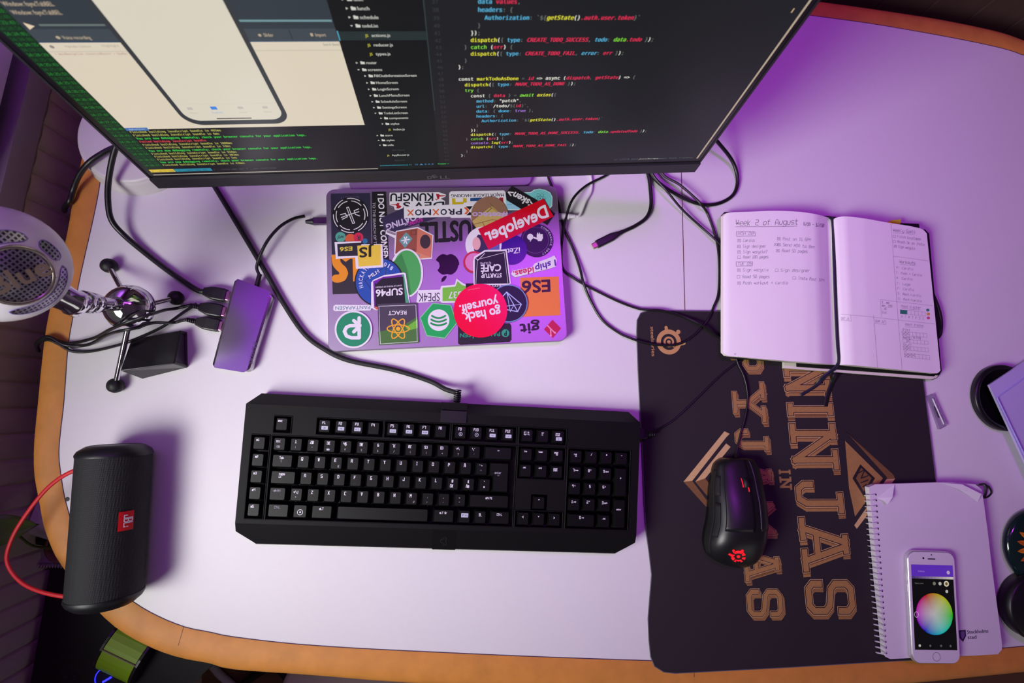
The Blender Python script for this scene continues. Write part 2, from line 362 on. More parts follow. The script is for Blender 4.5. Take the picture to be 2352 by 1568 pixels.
hs.loft([ring(0, 611.4, -18, HM, -1.5), ring(0, 611.4, -18, HM, -9), ring(10, 601, -8, HM-10, -18), ring(120, 491, 40, HM-60, -30), ring(140, 471, 60, HM-80, -46)], m_mon, False)
hs.build('housing', monitor, bevel=1.5)
fr = MB()      # thin frame round the glass, deep chin below
for x0, x1, y0, y1 in ((0, 2.2, 0, HM), (609.2, 611.4, 0, HM), (0, 611.4, HM-2.2, HM)): fr.loft([ring(x0, x1, y0, y1, -1.5), ring(x0, x1, y0, y1, .6)], m_mon, False)
fr.loft([ring(0, 611.4, -18, 0, -1.5), ring(0, 611.4, -18, -1.5, 2.2)], m_mon, False)
frame = fr.build('bezel', monitor, bevel=.4)
lg = MB(); m_logo = mat('logo_grey', (120, 120, 126), .35, .6, var=0)
for ch, x in (('D', 291.5), ('L', 306.0), ('L', 311.8)): text3(lg, ch, S(x, -15, 2.45), MX*5, MU*5.6, m_logo, 'sans', .025)
text3(lg, 'E', S(299.0, -13.6, 2.45), (MX*.86+MU*.5)*5, (MU*.86-MX*.5)*5.6, m_logo, 'sans', .025)
lg.build('logo', frame)
sc = MB(); G = glow
sc.loft([ring(2.2, 609.2, .2, HM-2.2, -1.5), ring(2.2, 609.2, .2, HM-2.2, 0)], m_bez, False)
def srect(x0, x1, y0, y1, m, h=.1): sc.poly([S(x0, y0, h), S(x1, y0, h), S(x1, y1, h), S(x0, y1, h)], m)
def spoly(pts, m, h=.1): sc.poly([S(x, y, h) for x, y in pts], m)
def mono(t, x, y, pitch, cap, m, it=0, bold=.012, h=.3):
    if t.strip(): text3(sc, t, S(x, y, h), MX*(pitch*len(t)), MU*cap+MX*(cap*it), m, 'mono', bold, False, ADV['mono']*len(t))
def sans(t, x0, x1, y, cap, m, h=.3, bold=.01): text3(sc, t, S(x0, y, h), MX*(x1-x0), MU*cap, m, 'sans', bold)
AX0, AX1, AY0, AY1 = 7.2, 604.2, 4, 340
e_ed = G(27, 30, 33, .85); e_side = G(15, 19, 20, .8); e_term = G(17, 15, 22, .8); e_cream = G(226, 214, 192, .92); e_slate = G(52, 60, 68, .9)
srect(AX0, AX1, AY0, AY1, e_term); srect(239.7, 306.4, AY0, AY1, e_side, .15); srect(306.4, AX1, AY0, AY1, e_ed, .15)
srect(306.6, 307.4, 95, AY1, G(60, 80, 80, .6), .2)
# desktop showing as thin light lines round the windows
srect(AX0, 239.3, AY0, AY0+1.5, G(190, 180, 165, .8), .2); srect(602.2, AX1, AY0+3, AY1, G(196, 178, 154, .8), .2); srect(AX0, AX0+.7, AY0, 60, G(40, 60, 45), .2)
# terminal window: time stamps in a column, log lines at the bottom
srect(AX0, 24.6, 16, AY1, G(10, 44, 22, .8), .16)
c_g, c_gd, c_y, c_r = G(60, 214, 74), G(44, 150, 54, .9), G(190, 190, 92, .9), G(214, 72, 76)
rowz = 4.72; stamps = ['14:28:%02d:' % s for s in (17, 16, 15, 13, 54, 55, 50, 50, 47, 47, 43, 41, 40)]
for i in range(41):
    t = stamps[i] if i < len(stamps) else '14:%02d:%02d:' % (27-(i-12)//6, 59-(i*7) % 60)
    mono(t, 8.4, 20.2+rowz*i, 1.8, 2.9, G(26, 92, 36) if i % 2 else G(38, 132, 48), bold=.012)
FB = 'Finished building JavaScript bundle in '; YA = 'You are now debugging remotely; check your browser console for your application logs.'
for i, (t, m) in enumerate(((FB+'430ms', c_y), (YA, c_g), (FB+'5ms', c_y), (FB+'302ms', c_y), (FB+'934ms', c_y), (YA, c_g), (FB+'13ms', c_y), (FB+'1888ms', c_y), ('Failed building JavaScript bundle', c_r), (YA, c_g), (FB+'6ms', c_y), (FB+'465ms', c_y))):
    mono(t, 26, 20.2+rowz*i, 1.826, 2.8, m, bold=.02)
srect(8, 32.1, 9.2, 14.2, G(214, 186, 60), .2); mono('1 ..asis-app', 9.6, 10.4, 1.83, 2.4, G(120, 98, 20)); srect(32.4, 69, 9.2, 14.2, G(36, 132, 156), .2)
mono('1 ../mtb-app-api', 36, 10.4, 1.83, 2.4, G(20, 74, 92)); mono('2 ../asis-app-api 3 ..api-challenge', 70.5, 10.4, 1.83, 2.4, G(92, 92, 100, .8))
srect(24.7, 44.2, 75.4, 79.4, G(66, 112, 176), .35); mono('AppContainer', 27.5, 76.6, 1.2, 1.8, G(170, 190, 220), h=.45)
# debugger window
srect(24.7, 239.3, 77, 174.4, e_cream, .2); srect(24.7, 239.3, 174.4, 186, G(66, 74, 82, .9), .2); srect(24.7, 239.3, 186, AY1, e_slate, .2); srect(24.7, 239.3, 174.2, 175.4, G(50, 72, 96), .25)
srect(36.5, 80, 188.6, 190.2, G(104, 116, 112), .3); srect(171, 238.5, 192, 193.8, G(110, 148, 152), .3); srect(204.9, 205.5, 176, 185, G(40, 46, 54), .3)
spoly([(27.6, 191.6), (27.6, 185.6), (33, 188.6)], G(228, 206, 176), .3)
c_b = G(196, 178, 150, .9)
sans('Window: fsyncTabBEL', 26.4, 58, 204.6, 3.4, c_b); sans('Window: fsyncTabBEL', 26.8, 58.2, 198, 3.4, c_b); sans('Voice recording', 44, 63, 177.3, 3, c_b); sans('Slider', 185.5, 192.4, 179, 3, c_b); sans('Import', 223.2, 230.8, 179, 3, c_b)
spoly(circ(41.2, 178.8, 1.4, 12), c_b, .3); spoly(circ(182.6, 180.3, 1.2, 12), c_b, .3); srect(219.6, 221.4, 179.2, 182, c_b, .3)
srect(24.7, 239.3, 165.6, 166.4, G(196, 188, 172), .3); sans('Search (beta)', 226.4, 238.5, 170.4, 2.4, G(150, 146, 136)); sans('Highlight Updates', 40, 58, 170, 2, G(176, 166, 150)); sans('Highlight', 66, 78, 170.4, 2, G(176, 166, 150)); spoly(circ(31, 170.6, 1.5, 12), G(140, 134, 126), .3)
mono('> mainNavigation connectedRouter > AppNav', 28, 163, 1.25, 2, G(186, 150, 142))
# phone simulator in front of it
spoly(rrect(92.4, 252, 15, 8, 127, 81.4+126), G(54, 58, 62, .9), .4); spoly(rrect(84.6, 242, 11.5, 8, 127, 87.4+121), G(224, 216, 198, .92), .5)
srect(110.3, 140.5, 89.3, 90.5, G(40, 42, 44), .6)
srect(111.4, 116.6, 101.8, 105.6, G(60, 130, 220), .6); sans('To-do list', 109.5, 119, 97, 2, G(130, 170, 220), .6)
for x, t in ((94, 'Menu'), (136.5, 'Lunch'), (157.5, 'Settings')):
    srect(x-2.2, x+2.2, 102, 105, G(190, 184, 174), .6); sans(t, x-3, x+3.4, 97, 1.8, G(186, 180, 170), .6)
srect(85, 169, 108.4, 108.9, G(208, 200, 184), .6)
# editor side bar
srect(239.7, 306.4, 175.2, 183.4, G(34, 46, 46), .2); srect(239.7, 240.5, 175, 184, G(80, 170, 196), .3)
c_w = G(214, 216, 206, .9); c_dim = G(70, 76, 76, .8)
def item(t, x0, x1, y, kind='f', ar='>'):
    if kind == 'd': sans(t, x0, x1, y, 2.4, c_dim); return
    sans(t, x0, x1, y, 2.9, c_w)
    if kind == 'f':
        srect(x0-4.6, x0-1.2, y, y+2.4, c_w, .3); srect(x0-4.6, x0-3, y+2.2, y+3, c_w, .3)
        a = x0-8.2
        spoly([(a, y+.4), (a+1.6, y+1.4), (a, y+2.4)] if ar == '>' else [(a-.4, y+2), (a+.6, y+.7), (a+1.6, y+2)], c_w, .3)
    else: sans('JS', x0-4.9, x0-2.6, y, 2.4, G(206, 200, 60))
item('dist', 258, 264.5, 209.2)
for t, x0, x1, y, k in (('lunch', 259.2, 267.5, 201.8, '>'), ('schedule', 259.4, 272.7, 194.4, '>'), ('todoList', 259.4, 271.2, 187, 'v'), ('router', 255.6, 263.9, 151.6, '>'), ('screens', 255.5, 267, 144.2, 'v'), ('FillOutInformationScreen', 259.5, 294.7, 137.4, '>'), ('HomeScreen', 259.6, 277.9, 129.6, '>'), ('LoginScreen', 259.6, 277.6, 122, '>'),
    ('LunchMenuScreen', 259.6, 286, 114.3, '>'), ('ScheduleScreen', 259.8, 283, 106.7, '>'), ('SettingsScreen', 259.8, 281.7, 99, '>'), ('TodoListScreen', 259.9, 281.8, 91.4, 'v'), ('components', 263.8, 281.5, 84.5, '>'), ('styles', 263.8, 272, 76.5, '>'), ('store', 256, 263.2, 59.4, '>'), ('styles', 256, 264, 51.8, '>'), ('utils', 256, 262, 44, 'v')): item(t, x0, x1, y, 'f', k)
for t, x0, x1, y in (('actions.js', 264.8, 278.8, 178.4), ('reducer.js', 264.8, 279.5, 169.4), ('types.js', 264.8, 276.3, 160.6), ('index.js', 265.3, 276.2, 68.2), ('AppRouter.js', 257.7, 275.7, 26.8)): item(t, x0, x1, y, 'j')
item('.DS_Store', 259, 272, 35.6, 'd'); item('App.test', 259, 270, 18, 'd')
sans('src/redux/todoList/actions.js 1:1', 242.4, 276, 9.4, 2.2, G(60, 160, 180)); sans('O \u25b2 0 A 0', 280, 300, 9.4, 2.1, G(70, 140, 190)); sans('Prettier \u2713', 305, 317, 9.4, 2.4, G(64, 200, 96))
sans('LF  UTF-8  JavaScript  development  Fetch  2 updates', 504, 597.5, 8.4, 2, G(104, 110, 116, .8)); sans('JavaScript', 533, 556, 8.4, 2.2, G(170, 170, 170, .8), .35)
srect(594, 595, 200, 204, G(206, 176, 130), .3)
# code
K = {'b': G(86, 176, 216), 'r': G(226, 46, 84), 'y': G(226, 222, 60), 'g': G(128, 216, 62), 'w': G(226, 226, 214), 'd': G(104, 110, 106, .9), 'p': G(160, 116, 214)}
CODE = {37: '6b data|d: |r values|d ,', 38: '6b headers|d : {', 39: '8b Authorization|d : `${|Y getState|w ()|R .auth.user.token|d }`', 40: '6d }', 41: '4w })|d ;', 42: '4y dispatch|w (|d { |b type|d : |R CREATE_TODO_SUCCESS|d , |B todo|d : |G data|R .todo|d  }|w )|d ;',
 43: '2d } |g catch |w (|r err|w )|d  {', 44: '4y dispatch|w (|d { |b type|d : |R CREATE_TODO_FAIL|d , |B error|d : |R err|d  }|w )|d ;', 45: '2d }', 46: '0w }|d ;', 48: '0w const |y markTodoAsDone|d  = |R id |w => async (|R dispatch|d , |R getState|w ) => |d {',
 49: '2y dispatch|w (|d { |b type|d : |R MARK_TODO_AS_DONE|d  }|w )|d ;', 50: '2g try |d {', 51: '4w const |d { |r data|d  } = |G await |Y axios|w (|d {', 52: '6b method|d : |w "patch"|d ,', 53: '6b url|d : `|w /todo/|d ${|r id|d }`,', 54: '6b data|d : { |b done|d : |p true|d  },', 55: '6b headers|d : {',
 56: '8b Authorization|d : `${|Y getState|w ()|R .auth.user.token|d }`', 57: '6d }', 58: '4w })|d ;', 59: '4y dispatch|w (|d { |b type|d : |R MARK_TODO_AS_DONE_SUCCESS|d , |B todo|d : |G data|R .updatedTodo|d  }|w )|d ;', 60: '2d } |g catch |w (|r err|w )|d  {', 61: '4p console|r .|Y log|w (|r err|w )|d ;',
 62: '4y dispatch|w (|d { |b type|d : |R MARK_TODO_AS_DONE_FAIL|d  }|w )|d ;', 63: '2d }', 64: '0w }|d ;'}
for n in range(36, 66):
    y = 173.2-(n-42)*6.83; mono(str(n), 312.6, y, 2.5, 3.2, G(62, 66, 68, .8), bold=0)
    if n not in CODE: continue
    col = int(CODE[n][0])
    for sg in CODE[n][1:].split('|'):
        k, t = sg[0], sg[2:]; x = 330.2+2.64*col
        mono(t, x, y, 2.64, 3.7, K[k.lower()], .16 if k.isupper() else 0, .018); col += len(t)
sc.build('screen', monitor)
st = MB()      # silver stand: plate and rising neck
pc = base_c+MNV*58
st.prism([pc+MX*x+MNV*y+Vector((0, 0, 8)) for x, y in rrect(242, 185, 9, 4)], 8, m_sil); plate = st.build('stand_base', monitor, bevel=1)
arc = MB(); q0 = pc
for k in range(24):
    a0, a1 = math.pi*(1.08+.84*k/24), math.pi*(1.08+.84*(k+1)/24); o = pc-MNV*34+MX*2+Vector((0, 0, 8.15))
    segq(arc, o+MX*(42*math.cos(a0))+MNV*(42*math.sin(a0)), o+MX*(42*math.cos(a1))+MNV*(42*math.sin(a1)), .6, Vector((0, 0, 1)), m_logo)
arc.build('engraved_ring', plate)
nk = MB(); nk.prism([pc+MX*x+MNV*(y-30)+Vector((0, 0, 300)) for x, y in rrect(78, 34, 8, 4)], 292, m_sil); nk.build('stand_neck', monitor, bevel=1)
hd = MB(); c0 = S(305, 175, -46); c1 = pc-MNV*30+Vector((0, 0, 285)); hd.tube([c0, c1], 34, m_mon, 16); hd.build('tilt_joint', monitor)
# ------------------------------------------------------------------ laptop under a patchwork of stickers
LY = .10365; LX = Vector((math.cos(LY), math.sin(LY), 0)); LV = Vector((-math.sin(LY), math.cos(LY), 0)); LC = Vector((-35.6, 177.9, 0))
laptop = thing('laptop', 'closed silver laptop covered in colourful stickers below the monitor', 'laptop', LC)
m_alu = mat('space_grey_aluminium', (190, 184, 194), .45, 1, var=.02, scale=400)
lp = lambda w, d, r, z: [LC+LX*x+LV*y+Vector((0, 0, z)) for x, y in rrect(w, d, r, 7)]
bd = MB(); bd.loft([lp(292, 200, 10, .8), lp(302, 210, 11, 3), lp(304.1, 212.4, 11, 6), lp(304.1, 212.4, 11, 9.4)], m_alu, False); bd.build('base', laptop)
gp = MB(); gp.loft([lp(301, 209.6, 10, 9.4), lp(301, 209.6, 10, 10)], mat('rubber_black', (18, 18, 20), .7), False); gp.build('rubber_seam', laptop)
for x, y in ((-125, 80), (125, 80), (-125, -80), (125, -80)):
    f = MB(); f.lathe([(7, 0), (7, .9)], LC+LX*x+LV*y, mat('rubber_black', (18, 18, 20)), seg=16); f.build('foot', laptop)
ld = MB(); ld.loft([lp(304.1, 212.4, 11, 10), lp(304.1, 212.4, 11, 14.2), lp(302.6, 211, 10.5, 14.9)], m_alu, False); lid = ld.build('lid', laptop, bevel=.5)
lidp = Pl(LC+Vector((0, 0, 14.9)), LX, LV)
z1 = lambda x, y: (740+x*.2806, 380+y*.2806)
zA = lambda x, y: (870+x*.11478, 425+y*.11478)
zB = lambda x, y: (1060+x*.11478, 425+y*.11478)
zC = lambda x, y: (750+x*.15303, 560+y*.15303)
class St:                                            # one sticker; every later one lies a little higher
    laid = []
    def __init__(s, z, pts, m, grow=0):
        s.z = z; s.mb = MB(); s.k = .015; s.h = .05
        if pts:
            q = [lidp.to2(lidp.px(*z(*p))) for p in pts]; b = (min(a for a, _ in q), max(a for a, _ in q), min(a for _, a in q), max(a for _, a in q))
            n = 1+max([0]+[l for l, c in St.laid if b[0] < c[1] and c[0] < b[1] and b[2] < c[3] and c[2] < b[3]]); St.laid.append((n, b)); s.h = .02+.2*n
        if pts: ppoly(s.mb, lidp, [z(*p) for p in pts], m, s.h, .03)
    def p(s, pts, m): ppoly(s.mb, lidp, [s.z(*q) for q in pts], m, s.h+s.k); s.k += .007; return s
    def c(s, x, y, r, m, ry=None, n=36): return s.p(circ(x, y, r, n, ry), m)
    def l(s, pts, w, m, closed=False): pline(s.mb, lidp, [s.z(*q) for q in pts], w, m, s.h+s.k, closed); s.k += .006; return s
    def t(s, t, a, b, c, m, bold=.02, k='sans'): ptext(s.mb, lidp, t, s.z(*a), s.z(*b), s.z(*c), m, s.h+s.k+.006, k, bold); return s
    def ring(s, t, cx, cy, r, a0, a1, hgt, m, inward=True):     # letters round a circle (angles in photo degrees)
        n = len(t)
        for i, ch in enumerate(t):
            a = math.radians(a0+(a1-a0)*(i+.5)/n); d = math.radians((a1-a0)/n*(.12 if ch in '1I' else .36)); rr = r+(hgt if not inward else -hgt)
            f = lambda q, R: (cx+R*math.cos(q), cy+R*math.sin(q))
            if ch != ' ': s.t(ch, f(a-d, r), f(a+d, r), f(a-d, rr), m, .01)
        return s
    def done(s, label): return s.mb.build('sticker', lid, label=label)
WHT, BLK, NAVY, RED = ink(232, 228, 236), ink(18, 17, 20), ink(40, 38, 62), ink(214, 10, 30, .35)
# maker's emblem of the lid, a dark apple with a bite, set upside down
s = St(z1, None, None); ax, ay = 1022, 810
ap = []
for k in range(60):
    t = 2*math.pi*k/60; x, y = math.sin(t), math.cos(t); r = 92+(8 if y > 0 else 0)*abs(x)-14*max(0, 1-abs(x)*2.6)*(1 if y < 0 else 1)
    px_, py_ = ax+r*x*1.0, ay-r*y*.98
    d = math.hypot(px_-(ax-106), py_-(ay+8))
    if d < 46: f = 46/max(d, 1); px_, py_ = ax-106+(px_-(ax-106))*f, ay+8+(py_-(ay+8))*f
    ap.append((px_, py_))
mdk = mat('mirror_dark', (44, 30, 46), .3, .6)
s.h = .02; s.p(ap, mdk).p([(975, 955), (978, 925), (998, 905), (1020, 900), (1016, 922), (998, 945)], mdk); s.mb.build('emblem', lid, label='dark apple-shaped emblem')
s = St(z1, [(70, 230), (390, 224), (405, 722), (78, 728)], NAVY); s.c(150, 585, 42, ink(84, 170, 148)).c(232, 602, 44, ink(220, 90, 50)).c(297, 588, 40, ink(206, 40, 76)).c(350, 618, 22, ink(40, 110, 160))
s.t('wtf', (178, 572), (124, 574), (178, 602), NAVY, .01).t('R', (312, 572), (284, 574), (312, 608), NAVY).t('UNIVERSITY', (300, 250), (150, 256), (300, 272), ink(90, 86, 120)).done('navy sticker with coloured dots')
s = St(z1, circ(232, 408, 152, 48), BLK); RG = WHT
for r in (140, 118):
    for k in range(6):
        a0 = 20+60*k+(14 if r < 130 else 0); s.l([(232+r*math.cos(math.radians(a0+q*6)), 408+r*math.sin(math.radians(a0+q*6))) for q in range(8)], 1.1, RG)
s.l([(200, 345), (250, 475)], 1.0, RG).l([(215, 340), (265, 470)], 1.0, RG).l([(200, 345), (215, 340)], 1.0, RG).l([(250, 475), (265, 470)], 1.0, RG)
s.l([(152, 402), (190, 392), (206, 420), (165, 440)], 1.1, RG).l([(262, 370), (298, 355)], 1.1, RG).l([(262, 370), (272, 400), (306, 412)], 1.1, RG).l([(158, 425), (192, 412), (276, 384), (300, 378)], 1.1, RG).done('round black sticker with white ring segments')
s = St(z1, [(407, 215), (522, 213), (548, 770), (412, 770)], BLK); s.t('I DO NOT CONSENT', (454, 236), (498, 812), (500, 236), WHT, .03).t('TO THE SEARCH OF THIS', (412, 302), (424, 690), (434, 302), ink(190, 186, 196), .0).done('black strip sticker with a line of white capitals')
s = St(zA, [(215, 150), (1085, 145), (1200, 140), (1345, 190), (1330, 235), (1240, 270), (1325, 320), (1310, 420), (490, 430), (470, 490), (320, 495), (300, 425), (215, 400)], WHT)
s.t('KUNGFU', (1085, 165), (235, 170), (1085, 312), ink(20, 28, 36), .05).t("DEV'S", (1305, 335), (490, 345), (1305, 460), ink(20, 28, 36), .05)
for ox, oy, q in ((1215, 215, 1), (355, 400, -1)): s.p([(ox-q*100, oy+50), (ox-q*40, oy+70), (ox-q*60, oy), (ox-q*70, oy-40), (ox-q*10, oy-35), (ox+q*5, oy-15), (ox+q*110, oy-10), (ox+q*110, oy+5), (ox, oy+15), (ox-q*5, oy+55), (ox-q*60, oy+88)], ink(176, 20, 40)) if q > 0 else s.p([(ox-120, oy-10), (ox-10, oy-20), (ox+20, oy-45), (ox+60, oy-40), (ox+50, oy), (ox+95, oy+20), (ox+95, oy+40), (ox+40, oy+70), (ox-10, oy+60), (ox+10, oy+30), (ox-20, oy), (ox-120, oy)], ink(176, 20, 40))
s.done('white-edged lettering sticker with red kicking figures')
s = St(z1, [(1055, 210), (1490, 204), (1503, 225), (1506, 330), (1040, 335), (1040, 225)], WHT)
s.t('MAJOR LEAGUE HACKING', (1487, 228), (1056, 236), (1487, 252), ink(24, 28, 40), .02)
YEL = ink(206, 180, 20)
s.p([(1062, 268), (1090, 268), (1092, 318), (1064, 318)], YEL).p([(1152, 266), (1182, 266), (1184, 312), (1154, 312)], YEL).p([(1064, 300), (1184, 296), (1160, 330), (1090, 330)], YEL).p([(1212, 266), (1308, 262), (1308, 290), (1212, 292)], ink(20, 70, 130)).p([(1330, 262), (1400, 262), (1402, 300), (1330, 300)], ink(170, 24, 44)).p([(1450, 262), (1482, 262), (1484, 320), (1452, 320)], ink(170, 24, 44)).done('white sticker with small capitals and colour blocks')
s = St(zB, [(880, 150), (1240, 145), (1380, 140), (1450, 90), (1560, 72), (1680, 95), (1780, 150), (1822, 240), (1815, 420), (1740, 500), (880, 500)], ink(200, 230, 234)); s.p([(895, 165), (1390, 155), (1470, 100), (1560, 84), (1670, 108), (1770, 160), (1808, 245), (1800, 410), (1720, 480), (895, 480)], ink(120, 206, 208)).p([(895, 330), (1200, 330), (1300, 480), (895, 480)], ink(150, 204, 228)).l([(920, 385), (1010, 385)], .4, ink(40, 90, 120))
for k in range(3): s.l([(1575+110*math.cos(t)*math.cos(k*1.05)-42*math.sin(t)*math.sin(k*1.05), 265+110*math.cos(t)*math.sin(k*1.05)+42*math.sin(t)*math.cos(k*1.05)) for t in [i*math.pi/12 for i in range(24)]], .35, ink(40, 100, 110), True)
s.c(1575, 265, 14, ink(40, 100, 110)).done('pale teal cloud-shaped sticker with an atom')
s = St(zB, [(880, 160), (1000, 25), (1040, 30), (1500, 290), (1880, 570), (1720, 800), (1200, 480), (900, 300)], BLK); s.t('<sken>', (1480, 350), (975, 80), (1400, 460), WHT, .03).done('black diagonal sticker with white lettering')
s = St(zA, [(50, 650), (520, 445), (1200, 640), (1120, 670), (330, 930), (150, 1050)], ink(52, 42, 78)); s.t('FLOATING', (880, 530), (140, 790), (905, 640), ink(214, 196, 232), .05).t('FLOATING', (860, 650), (585, 742), (882, 720), ink(190, 40, 160), .03).t('IS', (560, 748), (505, 768), (575, 792), ink(214, 196, 232), .04).done('dark purple sticker with slanted lettering')
s = St(zA, None, None); s.h = .05; s.t('HUSTLE', (2100, 690), (830, 765), (2110, 1075), BLK, .05).done('black cut-out lettering')
s = St(zA, [(500, 430), (1690, 380), (1700, 350), (2000, 345), (2000, 650), (1450, 655), (1430, 632), (505, 660)], WHT)
for i, (ch, x0, x1) in enumerate((('P', 1660, 1540), ('R', 1510, 1390), ('O', 1358, 1240), ('X', 1205, 1080), ('M', 1042, 880), ('O', 855, 730), ('X', 700, 570))): s.t(ch, (x0, 475+i*3), (x1, 478+i*3), (x0, 585+i*3), ink(226, 96, 40) if ch == 'X' else ink(28, 30, 56), .05)
s.p([(1700, 450), (1750, 440), (1815, 510), (1760, 580), (1705, 580), (1765, 515)], ink(226, 96, 40)).p([(1740, 425), (1880, 420), (1820, 500)], BLK).p([(1750, 605), (1880, 600), (1825, 530)], BLK).done('white strip sticker with dark and orange capitals')
s = St(zB, circ(290, 640, 110, 30)+[], WHT); s.done('white sticker edge under the bamboo one')
s = St(zB, circ(560, 600, 372, 44), ink(148, 108, 84)); s.p([(215, 720), (560, 450), (700, 520), (920, 600), (900, 760), (620, 900), (330, 900)], ink(196, 170, 96)).l([(480, 560), (640, 440), (570, 360)], 1.0, ink(120, 96, 50)).l([(610, 440), (700, 520)], 2.6, ink(176, 150, 84)).l([(230, 790), (620, 690), (860, 740)], .8, ink(120, 96, 50)).l([(420, 740), (480, 860)], .8, ink(120, 96, 50))
s.t('#teteco', (930, 545), (215, 545), (930, 650), ink(196, 170, 220), .04).done('round brown sticker with yellow bamboo canes')
s = St(zB, circ(1510, 1110, 330, 44), ink(52, 14, 84)); s.l(circ(1480, 1100, 262, 36), .3, ink(150, 100, 190), True).c(1375, 1035, 62, WHT).p([(1365, 1130), (1370, 1105), (1400, 1095), (1385, 1125)], WHT).p([(1505, 980), (1625, 980), (1630, 1060), (1600, 1120), (1530, 1120), (1505, 1060)], WHT).l([(1450, 1050), (1510, 1072)], 2.2, WHT).l([(1525, 985), (1525, 960)], 1.4, WHT).l([(1560, 985), (1560, 960)], 1.4, WHT)
s.ring('CONFERENCE 2017', 1510, 1110, 270, -75, 70, -38, ink(214, 196, 232), True).done('round deep purple sticker with white icons')
s = St(zB, circ(1010, 1290, 300, 40), ink(14, 14, 130, .3)); s.t('iZettle', (1165, 1245), (760, 1290), (1165, 1355), WHT, .02).done('round royal blue sticker')
s = St(zB, circ(440, 1190, 362, 40), WHT); s.p([(240, 1130), (330, 990), (500, 1000), (740, 1080), (760, 1330), (330, 1400), (250, 1300)], ink(54, 40, 84)).c(300, 1170, 82, ink(232, 176, 178), 130).p([(500, 1290), (760, 1170), (762, 1330), (500, 1360)], ink(96, 92, 176)).done('round white sticker with a dark middle')
s = St(zB, [(330, 880), (1640, 268), (1845, 625), (540, 1290)], RED); s.t('Developer', (1745, 625), (505, 1118), (1672, 400), WHT, .04).done('bright red strip sticker with white lettering')
s = St(z1, circ(1245, 790, 90, 30), ink(200, 40, 80)); s.c(1245, 790, 74, ink(220, 130, 190)).done('pink round sticker with a red rim')
s = St(zA, [(320, 1060), (135, 970), (140, 905), (200, 900), (335, 945), (345, 915), (780, 835), (1095, 1000), (1065, 1470), (680, 1500), (310, 1390)], WHT)
s.p([(355, 935), (775, 860), (755, 1335), (330, 1370)], ink(150, 78, 62)).p([(775, 860), (1075, 1010), (1050, 1450), (755, 1335)], ink(206, 120, 92)).p([(330, 1370), (755, 1335), (1050, 1450), (690, 1485)], ink(214, 140, 104)).p([(405, 1110), (545, 940), (675, 1075), (525, 1260)], ink(104, 158, 158)).l([(460, 1110), (610, 1085)], 1.6, WHT).l([(510, 1040), (560, 1170)], 1.6, WHT).l([(560, 1035), (505, 1160)], 1.6, WHT)
s.c(930, 1130, 105, ink(60, 44, 52), 140).l([(645, 915), (745, 905), (740, 990), (645, 995)], .5, ink(90, 50, 44), True).t('HABITAT.SH', (725, 1275), (365, 1320), (725, 1312), ink(84, 40, 36), .02).p([(570, 1400), (830, 1390), (800, 1450), (600, 1440)], ink(110, 160, 160)).l([(180, 930), (320, 980)], 3.0, ink(150, 130, 150)).done('sticker shaped like a brown cardboard box')
s = St(z1, circ(690, 880, 137, 40, 200), WHT); s.c(692, 880, 118, ink(72, 172, 84), 186).p([(580, 790), (650, 720), (700, 860), (730, 1060), (640, 1000)], ink(54, 140, 66)).done('green leaf-shaped sticker with a white rim')
s = St(zC, [(72, 165), (330, 150), (520, 140), (520, 745), (92, 755)], ink(44, 40, 44)); s.p([(72, 165), (440, 150), (440, 225), (360, 220), (285, 270), (215, 215), (120, 205), (72, 205)], ink(232, 146, 20)).p([(390, 215), (520, 200), (520, 560), (400, 562)], ink(232, 146, 20))
s.l([(140, 225), (150, 290), (190, 345), (238, 385), (262, 440), (236, 500), (180, 522), (140, 520)], 10.5, ink(232, 146, 20)).done('black sticker with a large orange letter')
s = St(zC, circ(790, 570, 370, 48), BLK); s.c(790, 570, 352, ink(28, 78, 168)).ring('HACKATHON 2018', 790, 570, 248, 160, 318, -62, WHT, True).t('MLH', (650, 520), (795, 425), (625, 478), WHT, .04).l([(580, 545), (900, 330), (880, 470)], .5, NAVY).l([(570, 540), (700, 720)], .5, NAVY).done('round blue hackathon sticker')
s = St(zC, [(120, -30), (520, -40), (520, 5), (840, 0), (855, 350), (440, 375), (430, 205), (140, 225)], WHT); s.p([(160, 0), (520, -20), (520, 175), (170, 188)], ink(34, 32, 46)).p([(460, 25), (812, 12), (815, 318), (480, 340)], ink(232, 200, 62)).t('ES6', (385, 40), (200, 52), (385, 98), ink(226, 206, 60), .05).t('JS', (705, 45), (495, 60), (705, 185), ink(34, 30, 20), .05).done('white-edged sticker with a black and a yellow square')
s = St(zA, None, None)
for q in ([(1350, 1035), (965, 1035)],): pass
s = St(z1, [(785, 1020), (965, 1015), (975, 985), (1085, 975), (1100, 925), (1150, 960), (1200, 985), (1180, 1120), (980, 1125), (965, 1110), (770, 1125)], WHT); s.p([(985, 1000), (1090, 990), (1108, 945), (1140, 975), (1180, 990), (1170, 1110), (985, 1110)], ink(120, 196, 60)).t('SPE4K', (962, 1040), (785, 1045), (962, 1108), ink(40, 34, 66), .0).t('1337', (1165, 1028), (1035, 1034), (1165, 1082), WHT, .01).done('white-edged speech bubble sticker')
s = St(z1, [(1175, 965), (1450, 962), (1450, 1060), (1178, 1060)], BLK); s.t('HYPER', (1460, 975), (1330, 980), (1460, 992), WHT, .01).done('black sticker under the red disc')
